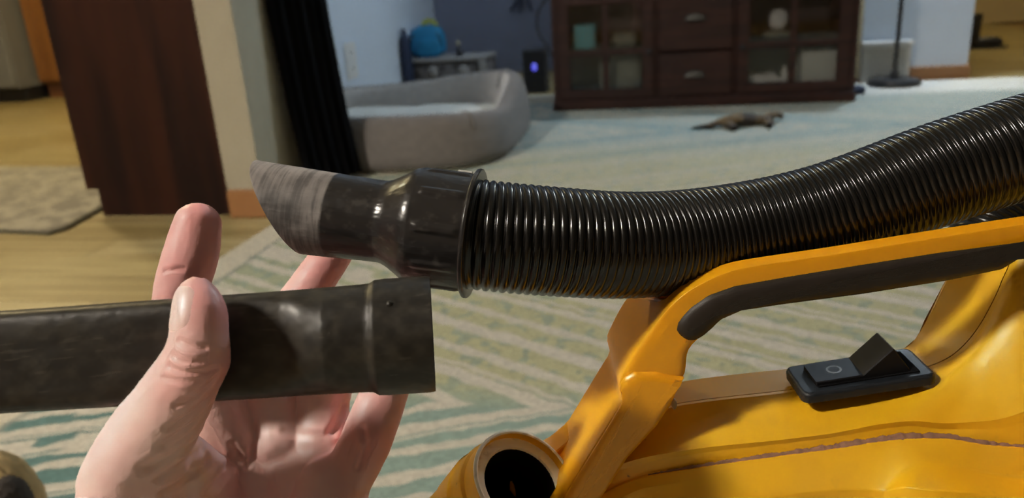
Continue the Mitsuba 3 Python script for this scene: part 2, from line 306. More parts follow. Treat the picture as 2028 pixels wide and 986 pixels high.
# ------------------------------------------------------------------ dog bed
M_BED = mat('m_bed', lambda p, n, uv: mix((0.165, 0.150, 0.140), (0.120, 0.110, 0.104), fbm(p.x * 60, p.y * 60, p.z * 60, octaves=2)), 0.9, sheen=0.6)
M_BEDIN = mat('m_bed_plush', lambda p, n, uv: mix((0.52, 0.52, 0.48), (0.42, 0.42, 0.39), fbm(p.x * 40, p.y * 40, p.z * 40, octaves=3)), 0.95, sheen=0.8)
M_BEDLIT = mat('m_bed_lit', lambda p, n, uv: mix((0.52, 0.49, 0.46), (0.42, 0.40, 0.38), fbm(p.x * 50, p.y * 50, p.z * 50, octaves=2)), 0.95, sheen=0.6)  # bed fabric again, made paler: lamp light painted onto the bolster's inner side
def dog_bed():
    t = thing('dog_bed', 'grey fabric bolstered dog bed on the rug in the corner by the blue wall', 'dog bed')
    s0, s1, t0, t1, w = -1.355, -0.43, 2.09, 2.98, 0.060
    n = 160; a = np.linspace(0, 2 * np.pi, n, endpoint=False)
    cx, cy, hx, hy = (s0 + s1) / 2, (t0 + t1) / 2, (s1 - s0) / 2 - w, (t1 - t0) / 2 - w
    e = 4.5; ca, sa = np.cos(a), np.sin(a); rr = (np.abs(ca) ** e + np.abs(sa) ** e) ** (-1 / e)
    px, py = cx + hx * ca * rr, cy + hy * sa * rr
    fy = np.clip((py - t0) / (t1 - t0), 0, 1); fx = np.clip((px - s0) / (s1 - s0), 0, 1)
    top = 0.172 + 0.055 * np.clip((fy - 0.30) / 0.6, 0, 1) * np.clip((fx - 0.35) / 0.6, 0, 1) + 0.004 * (fy > 0.8)
    top = top - 0.040 * np.exp(-((fy - 0.42) / 0.17) ** 2) * (fx > 0.75)
    top = np.convolve(np.r_[top[-6:], top, top[:6]], np.ones(13) / 13, 'valid')
    m = 26; b = np.linspace(0, 2 * np.pi, m + 1)
    nx, ny = np.gradient(py), -np.gradient(px); L = np.hypot(nx, ny); nx, ny = nx / L, ny / L
    v = np.zeros((n, m + 1, 3))
    sq = lambda x, q: np.sign(x) * np.abs(x) ** q
    for j, bb in enumerate(b):
        o, h = w * sq(np.cos(bb), 0.7), 0.5 + 0.5 * sq(np.sin(bb), 0.6)
        taper = 1 - 0.42 * h
        v[:, j] = np.stack([px + nx * o * taper, py + ny * o * taper, 0.012 + (top - 0.012) * h], 1)
    v[..., 2] += 0.006 * (meshkit.fbm(v * 14, 3) - 0.5)
    obj('bolster', rm(grid(v[:, :9], wrap=True)), M_BED, t, smooth=True); obj('bolster', rm(grid(v[:, 22:], wrap=True)), M_BED, t, smooth=True)
    obj('lit_inner_side', rm(grid(v[:, 8:23], wrap=True)), M_BEDLIT, t, smooth=True, label='inner side of the bolster, lamp light put into its paler grey')
    g = np.stack(np.meshgrid(np.linspace(-1, 1, 40), np.linspace(-1, 1, 40), indexing='ij'), -1)
    hgt = 0.105 * (1 - (np.abs(g[..., 0]) ** 6 + np.abs(g[..., 1]) ** 6) * 0.25) + 0.015 * meshkit.fbm(np.concatenate([g * 4, g[..., :1] * 0], -1), 3)
    top = np.stack([cx + (hx - 0.02) * g[..., 0], cy + (hy - 0.02) * g[..., 1], hgt], -1)
    obj('cushion', rm(grid(top)), M_BEDIN, t, smooth=True, label='pale plush cushion')
    seam = [(px[i], py[i], 0.0) for i in range(n)]
    for i in (np.argmin(np.hypot(px - (s1 - w), py - (t1 - w))), np.argmin(np.hypot(px - (s1 - w), py - (t0 + w)))):
        obj('seam', rm(tube(v[i, 1:13], 0.004, 8, 24)), M_BED, t, smooth=True)
dog_bed()

# ------------------------------------------------------------------ crate, backpack and small things in the corner
M_CRATE = mat('m_crate', lambda p, n, uv: mix((0.16, 0.15, 0.15), (0.06, 0.055, 0.055), smoothstep(0.4, 0.6, fbm(rs(p) * 14, rt(p) * 14, p.z * 14, octaves=3))), 0.7)
M_CRATELIGHT = mat('m_crate_frame', (0.30, 0.29, 0.28), 0.6)
t = thing('storage_chest', 'weathered grey patterned chest under the blue backpack', 'chest')
a0, a1, b0, b1, zt = -1.378, -0.935, 4.28, 4.60, 0.160
obj('body', rm(cbox(a0, a1, b0 + 0.008, b1, 0.0, zt - 0.02)), M_CRATE, t)
obj('lid', rm(rbox(a0 - 0.005, a1 + 0.005, b0 - 0.005, b1 + 0.005, zt - 0.02, zt, 0.005)), M_CRATELIGHT, t)
obj('corner_post', rm(rbox(a1 - 0.035, a1 + 0.004, b0 - 0.004, b0 + 0.03, 0, zt - 0.02, 0.004)), M_CRATELIGHT, t); obj('corner_post', rm(rbox(a0 - 0.004, a0 + 0.025, b0 - 0.004, b0 + 0.03, 0, zt - 0.02, 0.004)), M_CRATE, t)
for q in (-1.24, -1.06): obj('rosette', rm(lathe([(0, 0.012), (0.02, 0.010), (0.03, 0.003), (0.034, 0)], 20).apply_transform(trimesh.transformations.rotation_matrix(math.pi / 2, (1, 0, 0))).apply_translation((q, b0 + 0.008, 0.085))), M_CRATELIGHT, t, smooth=True)
M_BAG = mat('m_backpack', lambda p, n, uv: mix((0.010, 0.22, 0.42), (0.008, 0.16, 0.33), fbm(p.x * 20, p.y * 20, p.z * 20)), 0.6)
def pillow(cx, cy, cz, hx, hy, hz, e=3.0, taper=0.0, n=36):
    a, b = np.meshgrid(np.linspace(0, 2 * np.pi, n, endpoint=False), np.linspace(-np.pi / 2, np.pi / 2, n // 2), indexing='ij')
    q = lambda x: np.sign(x) * np.abs(x) ** (2 / e)
    z = q(np.sin(b)); f = 1 - taper * (z + 1) / 2
    return grid(np.stack([cx + hx * q(np.cos(a)) * q(np.cos(b)) * f, cy + hy * q(np.sin(a)) * q(np.cos(b)) * f, cz + hz * z], -1), wrap=True)
t = thing('backpack', 'bright blue small backpack with a yellow green top standing on the grey chest', 'backpack')
obj('body', rm(pillow(-1.290, 4.42, zt + 0.0895, 0.112, 0.07, 0.088, 3.2, 0.18)), M_BAG, t, smooth=True)
obj('pocket', rm(pillow(-1.27, 4.35, zt + 0.055, 0.07, 0.022, 0.052, 3.6)), M_BAG, t, smooth=True)
obj('zipper', rm(tube([(-1.385, 4.368, zt + 0.06), (-1.365, 4.37, zt + 0.12), (-1.29, 4.375, zt + 0.155), (-1.215, 4.37, zt + 0.12), (-1.20, 4.368, zt + 0.06)], 0.004, 8)), M_BLACK, t)
obj('top_handle', rm(tube([(-1.30, 4.42, zt + 0.155), (-1.295, 4.42, zt + 0.195), (-1.255, 4.42, zt + 0.195), (-1.24, 4.42, zt + 0.150)], 0.012, 8)), mat('m_yellowgreen', (0.42, 0.46, 0.05), 0.6), t, smooth=True, label='yellow green carry loop')
M_NAVY = mat('m_navy', (0.010, 0.018, 0.045), 0.7)
t = thing('dark_bag', 'tall navy bag squeezed between the blue wall and the grey chest', 'bag')
obj('body', rm(pillow(-1.356, 4.20, 0.15, 0.024, 0.05, 0.15, 4, 0.2)), M_NAVY, t, smooth=True); obj('strap', rm(tube([(-1.356, 4.17, 0.27), (-1.356, 4.18, 0.33), (-1.356, 4.23, 0.27)], 0.006, 8)), M_NAVY, t)
t = thing('figurine', 'tiny pale headed dark figurine on the chest right of the blue backpack', 'figurine')
obj('body', rm(lathe([(0.0, 0), (0.022, 0), (0.018, 0.02), (0.010, 0.045), (0.006, 0.06)], 18).apply_translation((-1.100, 4.38, zt))), M_BLACK, t, smooth=True)
obj('head', rm(trimesh.creation.icosphere(2, 0.015).apply_translation((-1.103, 4.38, zt + 0.072))), M_CREAM, t, smooth=True, label='pale round head')
t = thing('speaker_box', 'black box with a glowing blue light left of the media cabinet', 'speaker')
obj('body', rm(rbox(-0.655, -0.545, 3.88, 4.02, 0.012, 0.21, 0.006)), M_BLACK, t); obj('stand', rm(cbox(-0.66, -0.54, 3.875, 4.025, 0.0, 0.012)), M_BLACK, t)
led = trimesh.creation.icosphere(2, 1.0); led.apply_scale((0.014, 0.004, 0.020)); led.apply_translation((-0.597, 3.880, 0.128))
k = obj('indicator_light', rm(led), M_WHITE, t, smooth=True, label='round blue indicator light'); scene[k]['emitter'] = {'type': 'area', 'radiance': {'type': 'rgb', 'value': [0.03, 0.03, 1.6]}}
k = obj('power_cable', rm(tube([(-0.52, 4.2, 0.46), (-0.60, 4.2, 0.40), (-0.62, 4.2, 0.30), (-0.57, 4.2, 0.20), (-0.53, 4.2, 0.12), (-0.52, 4.2, 0.006)], 0.006, 8)), M_METALBLACK); tag(k, 'dark looping cable hanging left of the media cabinet', 'cable')
k = obj('cable_end', rm(cat([tube([(-0.80 + dx, 4.93, 0.46), (-0.80 + dx * 1.6, 4.92, 0.40), (-0.80 + dx * 2.2, 4.915, 0.362 + abs(dx) * 0.4)], 0.009, 8) for dx in (-0.04, -0.015, 0.02)])), M_NAVY); tag(k, 'dark tassel tips hanging on the slate back wall above the black box', 'wall hanging')

# ------------------------------------------------------------------ media cabinet
def media_cabinet():
    t = thing('media_cabinet', 'long dark cherry media cabinet with glass doors and two drawers against the far wall', 'cabinet')
    A, B, T0, T1, H = -0.414, 0.754, 3.20, 3.66, 0.56
    obj('top', rm(rbox(A - 0.015, B + 0.015, T0 - 0.02, T1, H - 0.03, H, 0.006)), M_STAND, t)
    obj('plinth', rm(cbox(A - 0.006, B + 0.006, T0 - 0.012, T1, 0.011, 0.052, 0.006)), M_STAND, t)
    for a in (A, B - 0.022): obj('side_panel', rm(cbox(a, a + 0.022, T0, T1, 0.052, H - 0.03)), M_STAND, t)
    for a in (-0.006, 0.294): obj('divider', rm(cbox(a, a + 0.014, T0 + 0.002, T1, 0.052, H - 0.03)), M_STAND, t)
    obj('back_panel', rm(box(A + 0.022, B - 0.022, T1 - 0.012, T1, 0.052, H - 0.03)), M_STANDIN, t); obj('bottom_board', rm(box(A + 0.022, B - 0.022, T0 + 0.005, T1 - 0.012, 0.05, 0.062)), M_STANDIN, t)
    obj('shelf', rm(cbox(A + 0.022, -0.006, T0 + 0.03, T1 - 0.012, 0.235, 0.250)), M_STANDIN, t); obj('shelf', rm(cbox(0.308, B - 0.022, T0 + 0.03, T1 - 0.012, 0.235, 0.250)), M_STANDIN, t)
    for a, b in ((A + 0.024, -0.008), (0.310, B - 0.024)):
        z0, z1, w = 0.056, 0.470, 0.046; mid = (a + b) / 2
        d = obj('door', rm(cat([cbox(a, b, T0 - 0.008, T0 + 0.012, z0, z0 + 0.036), cbox(a, b, T0 - 0.008, T0 + 0.012, z1 - w, z1), cbox(a, a + w, T0 - 0.008, T0 + 0.012, z0 + 0.034, z1 - w + 0.002), cbox(b - w, b, T0 - 0.008, T0 + 0.012, z0 + 0.034, z1 - w + 0.002),
                                cbox(mid - 0.012, mid + 0.012, T0 - 0.004, T0 + 0.010, z0 + 0.034, z1 - w), cbox(a + w - 0.002, b - w + 0.002, T0 - 0.004, T0 + 0.010, 0.226, 0.248)])), M_STAND, t)
        for x0, x1 in ((a + w, mid - 0.012), (mid + 0.012, b - w)):
            for y0, y1 in ((z0 + 0.036, 0.226), (0.248, z1 - w)):
                q = trimesh.Trimesh([[x0, T0 + 0.004, y0], [x1, T0 + 0.004, y0], [x1, T0 + 0.004, y1], [x0, T0 + 0.004, y1]], [[0, 1, 2], [0, 2, 3]], process=False); obj('pane', rm(q), M_GLASS, d)
        kx = b - 0.02 if a < 0 else a + 0.02
        obj('knob', rm(trimesh.creation.icosphere(2, 0.011).apply_translation((kx, T0 - 0.018, 0.235))), M_METALBLACK, d, smooth=True)
    M_PULL = mat('m_pull', (0.09, 0.085, 0.075), 0.5, metallic=0.5)
    for z0, z1 in ((0.056, 0.224), (0.232, 0.470)):
        d = obj('drawer', rm(rbox(0.010, 0.292, T0 - 0.010, T0 + 0.012, z0, z1, 0.004)), M_STAND, t)
        zc = 0.135 if z0 < 0.1 else 0.352; a = np.linspace(0, np.pi, 13)
        v = np.array([[[0.150 + r * 0.042 * math.cos(x), T0 - 0.010 - 0.020 * math.sin(y), zc - 0.006 + r * 0.026 * math.sin(x)] for r, y in ((1.0, 0), (0.92, 0.7), (0.7, 1.2), (0.35, 1.5), (0.0, 1.57))] for x in a])
        obj('cup_pull', rm(grid(v)), M_PULL, d, smooth=True, label='tarnished cup pull')
media_cabinet()
M_TEAL = mat('m_teal', (0.03, 0.17, 0.19), 0.6); M_PAPER = mat('m_paper', (0.34, 0.34, 0.33), 0.7); M_OLIVE = mat('m_olive', (0.075, 0.08, 0.062), 0.8)
k = obj('teal_box', rm(rbox(-0.335, -0.245, 3.25, 3.40, 0.250, 0.345, 0.005)), M_TEAL); tag(k, 'teal box on the upper shelf behind the left glass door of the media cabinet', 'box')
k = obj('folded_blanket', rm(rbox(-0.185, -0.075, 3.25, 3.42, 0.250, 0.305, 0.02)), M_OLIVE); tag(k, 'dull olive folded cloth on the upper shelf right of the teal box', 'cloth')
k = obj('storage_bin', rm(pillow(-0.145, 3.36, 0.145, 0.09, 0.09, 0.083, 5)), M_OLIVE, smooth=True); tag(k, 'dark olive bin on the bottom shelf behind the left glass door', 'bin')
for i, (w, zz) in enumerate(((0.12, 0.062), (0.115, 0.076), (0.125, 0.090), (0.11, 0.104))):
    k = obj('flat_box', rm(cbox(0.365, 0.365 + w, 3.245, 3.40, zz, zz + 0.013)), (M_PAPER, M_OLIVE, M_PAPER, M_CRATELIGHT)[i]); tag(k, ('pale flat box at the bottom of the stack behind the right glass door', 'olive flat box second from the bottom behind the right glass door', 'pale flat box third from the bottom behind the right glass door', 'grey flat box on top of the stack behind the right glass door')[i], 'box')
k = obj('upright_box', rm(rbox(0.560, 0.700, 3.25, 3.40, 0.062, 0.205, 0.008)), mat('m_tray', (0.22, 0.22, 0.20), 0.7)); tag(k, 'pale upright box on the bottom shelf behind the right end of the cabinet', 'box')
k = obj('bottle', rm(lathe([(0, 0), (0.014, 0), (0.014, 0.06), (0.007, 0.072), (0.007, 0.085), (0, 0.085)], 18).apply_translation((0.505, 3.28, 0.062))), M_PAPER, smooth=True); tag(k, 'small white bottle on the bottom shelf right of the flat boxes', 'bottle')
t = thing('gadget', 'pale rounded gadget on the upper shelf behind the right glass door', 'gadget')
obj('body', rm(pillow(0.475, 3.30, 0.325, 0.035, 0.03, 0.04, 2.6)), M_PAPER, t, smooth=True); obj('foot', rm(pillow(0.475, 3.31, 0.268, 0.055, 0.04, 0.018, 3)), M_OLIVE, t, smooth=True)

# ------------------------------------------------------------------ right side of the room
def floor_lamp():
    t = thing('floor_lamp', 'black floor lamp with round base and thin pole by the pale blue wall', 'floor lamp')
    c = room(1.012, 3.62, 0.010)
    def put(m, z=0.0): m = m.copy(); m.apply_translation(c + Z * z); return m
    obj('base', put(lathe([(0, 0), (0.10, 0), (0.106, 0.004), (0.107, 0.016), (0.103, 0.023), (0.09, 0.027), (0.03, 0.031), (0, 0.031)], 64)), M_METALBLACK, t, smooth=35)
    obj('pole', put(trimesh.creation.cylinder(0.0085, 1.47, sections=16), 0.031 + 0.735), M_METALBLACK, t, smooth=40)
    obj('collar', put(lathe([(0.0085, 0.03), (0.018, 0.031), (0.016, 0.05), (0.0085, 0.06)], 24)), M_METALBLACK, t, smooth=True)
    obj('socket', put(lathe([(0, 1.50), (0.03, 1.50), (0.035, 1.54), (0.03, 1.55), (0, 1.55)], 24)), M_METALBLACK, t, smooth=30)
    globe(t, c + Z * 1.62, 0.075, 'floor_lamp')
floor_lamp()
t = thing('wall_register', 'white boxy air register at the foot of the blue wall behind the lamp pole', 'register')
obj('cover', rm(rbox(0.905, 1.105, 3.735, 3.785, 0.012, 0.165, 0.004)), mat('m_register', (0.72, 0.72, 0.68), 0.5), t); obj('top_ledge', rm(rbox(0.898, 1.112, 3.725, 3.785, 0.165, 0.185, 0.004)), M_WHITE, t)
for i in range(6): obj('louver', rm(cbox(0.925, 1.085, 3.731, 3.737, 0.035 + i * 0.02, 0.046 + i * 0.02, 0.001)), mat('m_register2', (0.60, 0.60, 0.56), 0.5) if i == 0 else 'm_register2', t)
t = thing('cream_curtain', 'narrow cream patterned curtain between the media cabinet and the floor lamp', 'curtain')
M_LACE = mat('m_lace', lambda p, n, uv: mix((0.55, 0.48, 0.33), (0.30, 0.24, 0.15), smoothstep(0.55, 0.65, fbm(rs(p) * 30, rt(p) * 30, p.z * 18, octaves=2))), 0.9)
obj('fabric', rm(pleats(0.80, 3.72, 0.895, 3.745, 0.03, 2.2, 3, 0.012)), M_LACE, t, smooth=True); obj('rod', rm(trimesh.creation.cylinder(0.01, segment=[[0.75, 3.73, 2.21], [0.95, 3.73, 2.21]])), M_METALBLACK, t)
t = thing('cream_curtain', 'narrow cream curtain hem showing between the black box and the media cabinet', 'curtain')
obj('fabric', rm(pleats(-0.535, 4.80, -0.30, 4.84, 0.035, 2.2, 4, 0.014)), M_LACE, t, smooth=True); obj('rod', rm(trimesh.creation.cylinder(0.01, segment=[[-0.58, 4.82, 2.21], [-0.25, 4.82, 2.21]])), M_METALBLACK, t)
g = trimesh.creation.icosphere(3, 1.0); g.vertices *= (1 + 0.5 * (meshkit.fbm(g.vertices * 2.2, 3) - 0.5))[:, None]; g.apply_scale((0.03, 0.022, 0.018)); g.apply_translation((0.815, 3.40, 0.025))
k = obj('crumpled_rag', rm(g), M_NAVY, smooth=True); tag(k, 'small crumpled dark blue rag on the rug left of the lamp base', 'rag')
t = thing('black_boot', 'black boot standing on the hallway floor just beyond the end of the pale blue wall', 'boot')
obj('foot', rm(pillow(1.93, 5.14, 0.040, 0.105, 0.038, 0.030, 2.6, 0.3)), M_BLACK, t, smooth=True); obj('sole', rm(rbox(1.815, 2.04, 5.10, 5.18, 0.001, 0.014, 0.006)), M_BLACK, t)
obj('shaft', rm(lathe([(0.0, 0.03), (0.040, 0.03), (0.038, 0.10), (0.043, 0.20), (0.038, 0.20), (0.034, 0.11), (0, 0.10)], 24).apply_translation((1.850, 5.14, 0))), M_BLACK, t, smooth=40)
k = struct('trim_1', rm(cbox(1.363, 1.376, 3.80, 7.19, 0, 0.062)), M_OAK, 'oak baseboard along the hallway', 'baseboard')

# plush toys on the rug
M_FLAT = mat('m_flat_plush', lambda p, n, uv: mix((0.14, 0.095, 0.045), (0.035, 0.026, 0.02), smoothstep(0.4, 0.65, fbm(p.x * 45, p.y * 45, p.z * 45, octaves=3))), 0.95, sheen=0.5)
M_FLATDARK = mat('m_plush_dark', (0.02, 0.016, 0.013), 0.95)
t = thing('flat_plush_toy', 'flat brown plush dog toy lying on the rug in front of the media cabinet', 'dog toy')
def blob(path, r, flat=0.6):
    m = tube(path, r, 14, 40); m.vertices[:, 2] = (m.vertices[:, 2] - 0.010) * flat + 0.010
    m.vertices += 0.006 * (meshkit.fbm(m.vertices * 50, 3)[:, None] - 0.5); return m
zz = 0.043
obj('body', rm(blob([(0.165, 2.69, 0.026), (0.215, 2.70, zz), (0.27, 2.715, zz + 0.012), (0.33, 2.74, zz), (0.385, 2.77, zz)], np.r_[np.linspace(0.007, 0.034, 20), np.linspace(0.034, 0.026, 19), 0.004])), M_FLAT, t, smooth=True)
for p1 in ([(0.235, 2.70, 0.03), (0.25, 2.655, 0.026), (0.255, 2.63, 0.022)], [(0.36, 2.755, 0.03), (0.375, 2.70, 0.026), (0.37, 2.665, 0.022)], [(0.375, 2.765, 0.035), (0.415, 2.79, 0.04), (0.43, 2.80, 0.03)]): obj('leg', rm(blob(p1, np.linspace(0.018, 0.010, 40), 0.8)), M_FLAT, t, smooth=True)
obj('tail', rm(blob([(0.19, 2.695, 0.02), (0.15, 2.685, 0.02), (0.12, 2.69, 0.018)], np.linspace(0.012, 0.004, 40), 0.8)), M_FLATDARK, t, smooth=True, label='thin dark tail')
t = thing('furry_plush_toy', 'tan furry plush toy with a black patch on the rug at the bottom left corner', 'plush toy')
M_TAN = mat('m_tan_fur', lambda p, n, uv: mix((0.36, 0.26, 0.12), (0.20, 0.14, 0.06), fbm(p.x * 150, p.y * 150, p.z * 60, octaves=3)), 0.95, sheen=0.8)
def fur_ball(c, r, sc=(1, 1, 1), k=0.10):
    m = trimesh.creation.icosphere(4, 1.0); d = m.vertices.copy(); m.vertices *= (1 + k * (meshkit.fbm(d * 9, 3) - 0.5) + 0.10 * (meshkit.fbm(d * 30, 2) - 0.5))[:, None]
    m.apply_scale(np.array(sc) * r); m.apply_translation(c); return m
pc = at(8, 1012, 0.70)
obj('body', fur_ball(pc + (0.0, 0.0, 0.0), 0.034, (1.0, 1.0, (pc[2] - 0.013) / 0.0375)), M_TAN, t, smooth=True)
obj('patch', fur_ball(pc + (0.021, -0.015, 0.016), 0.019, (0.85, 0.95, 1.5)), M_FLATDARK, t, smooth=True, label='black furry patch')

#@@FOREGROUND
# ------------------------------------------------------------------ hose with its end nozzle
def hose_and_nozzle():
    t = thing('vacuum_hose', 'black ribbed vacuum hose with a scuffed slant cut end, lying across behind the yellow handle', 'hose')
    ax0, ax1 = at(942, 463, 0.287), at(507, 406, 0.2965)
    a = ax1 - ax0; a /= np.linalg.norm(a)
    px = 0.287 / F_PX
    # the corrugated hose: leaves the picture at the right, turns in a loop and comes back behind the handle
    P = [ax0 + a * 0.008, at(985, 469, .287), at(1090, 478, .2895), at(1205, 485, .295), at(1340, 480, .3045), at(1475, 461, .310), at(1640, 423, .3095), at(1845, 349, .307), at(2059, 282, .304), at(2300, 206, .312), at(2620, 160, .345),
         at(2860, 210, .385), at(2880, 330, .41), at(2680, 400, .422), at(2350, 385, .428), at(2120, 390, .43), at(1998, 424, .43), at(1950, 495, .43), at(1972, 585, .43), at(2012, 690, .428), at(2070, 800, .415), at(2115, 880, .390), at(2135, 930, .362), at(2140, 945, .348)]
    c0, L = smooth_path(P, 400)
    pitch, R, h, per = 0.00295, 0.0207, 0.0016, 9
    n = int(L / pitch * per); c, _ = smooth_path(P, n); s = np.linspace(0, L, n); tt, u, w = frames(c)
    m = 72; phi = np.linspace(0, 2 * np.pi, m + 1)
    ph = s[:, None] / pitch - phi[None] / (2 * np.pi); fr = ph - np.floor(ph) - 0.5
    rr = R - h * (1 - np.sqrt(np.clip(1 - (2 * fr) ** 2, 0, 1))) 
    v = c[:, None] + rr[..., None] * (u[:, None] * np.cos(phi)[None, :, None] + w[:, None] * np.sin(phi)[None, :, None])
    obj('corrugated_hose', grid(v), mat('m_hose', (0.002, 0.002, 0.002), 0.20, specular=0.42), t, smooth=True)
    # the nozzle: a lathe about its axis, the end cut on a slant
    e1 = UP - a * (UP @ a); e1 /= np.linalg.norm(e1); e2 = np.cross(a, e1)
    tipx = 448 * px * 1.012
    def ring_r(x, ang):
        k = np.array([0, 9, 10, 112, 122, 150, 176, 190, 300, 490]) * px
        r = np.array([117, 117, 117, 118, 116, 100, 86, 82.5, 85.5, 92]) * px
        from scipy.interpolate import PchipInterpolator
        return PchipInterpolator(k, r)(np.clip(x, 0, 480 * px))
    ang = np.linspace(0, 2 * np.pi, 289)
    cosA = np.cos(ang)                                     # +1 at the top
    def end_at(ca):                                        # slanted cut, a little rounded
        return (466 - 118 * (1 - ca) / 2 - 12 * np.sin(np.pi * (1 - ca) / 2) * 0.0) * px
    L1 = np.r_[np.linspace(0, 112, 24), np.linspace(114, 196, 26), np.linspace(200, 1000, 70)] * px
    def surf(dr_, inner=False):
        V = np.zeros((len(ang), len(L1), 3))
        for i, A in enumerate(ang):
            E_ = end_at(cosA[i]); x = L1.copy(); far = x > 199 * px
            x[far] = 199 * px + (E_ - 199 * px) * (x[far] - 200 * px) / (800 * px)
            r = ring_r(x, A) - dr_
            if not inner:
                for q in np.linspace(0, 2 * np.pi, 10, endpoint=False) + 0.30:      # moulded ribs along the collar
                    dA = (A - q + np.pi) % (2 * np.pi) - np.pi
                    r = r + 0.00075 * np.exp(-(dA / 0.075) ** 4) * (1 / (1 + np.exp(-(x / px - 16) / 1.5))) / (1 + np.exp((x / px - 100) / 2.0))
                r = r + 0.00018 * (meshkit.fbm(np.stack([x * 200, x * 0 + 30 * math.cos(A), x * 0 + 30 * math.sin(A)], -1), 2) - 0.5)
            V[i] = ax0 + a * x[:, None] + r[:, None] * (e1 * math.cos(A) + e2 * math.sin(A))
        return V
    o, inn = surf(0), surf(0.0022, True)
    lip = np.stack([o[:, -1], (o[:, -1] + inn[:, -1]) / 2 + a * 0.0006, inn[:, -1]], 1)
    AX = tuple(map(float, a)); A0 = tuple(map(float, ax0))
    def scuff(p, n, uv):
        x = (p.x - A0[0]) * AX[0] + (p.y - A0[1]) * AX[1] + (p.z - A0[2]) * AX[2]
        g = fbm(x * 900, p.z * 90 + p.x * 40, 1.0, octaves=3); g2 = fbm(p.x * 260, p.y * 260, p.z * 260, octaves=4); bl = fbm(p.x * 70, p.y * 70, p.z * 70, octaves=2)
        zone = smoothstep(0.0540, 0.0552, x + 0.0006 * (g2 - 0.5)) 
        amt = zone * (0.35 + 0.65 * smoothstep(0.30, 0.66, 0.5 * g + 0.35 * g2 + 0.3 * bl - 0.06))
        amt = amt * (0.30 + 0.70 * smoothstep(0.25, 0.65, bl)) 
        base = mix((0.012, 0.011, 0.011), (0.028, 0.026, 0.024), smoothstep(0.55, 0.8, g2))
        return mix(base, (0.235, 0.215, 0.205), amt)
    def scuff_r(p, n, uv):
        x = (p.x - A0[0]) * AX[0] + (p.y - A0[1]) * AX[1] + (p.z - A0[2]) * AX[2]
        return 0.20 + 0.35 * smoothstep(0.0535, 0.0555, x) + 0.12 * noise(p.x * 300, p.y * 300, p.z * 300)
    M = mat('m_nozzle', scuff, scuff_r, bump=lambda p, n, uv: fbm(p.x * 500, p.y * 500, p.z * 500, octaves=2), bscale=0.00012, specular=0.4)
    noz = obj('nozzle', cat([grid(o), grid(inn, flip=True), grid(lip)]), M, t, smooth=35, label='scuffed slant cut black nozzle')
    fl = [(81, -1), (126, -1), (128.5, 1), (129, 5), (128, 8), (125, 10), (117, 10.5)]
    fv = np.array([[ax0 + a * (x * px) + r * px * (e1 * math.cos(A) + e2 * math.sin(A)) for r, x in fl] for A in ang])
    obj('flange', grid(fv), 'm_nozzle', noz, smooth=40)
    cl = rbox(-0.0028, 0.0028, -0.0012, 0.0012, -0.0008, 0.0008, 0.0004)
    Mx = np.eye(4); Mx[:3, 0], Mx[:3, 1], Mx[:3, 2] = a, e2, e1; Mx[:3, 3] = ax0 + a * 36 * px + e1 * 117.5 * px; cl.apply_transform(Mx)
    obj('glint_tab', cl, mat('m_tab', (0.5, 0.5, 0.48), 0.3), noz, label='small pale tab, a glint put into its colour')  # pale box set on the collar, its colour standing for a bright glint
hose_and_nozzle()

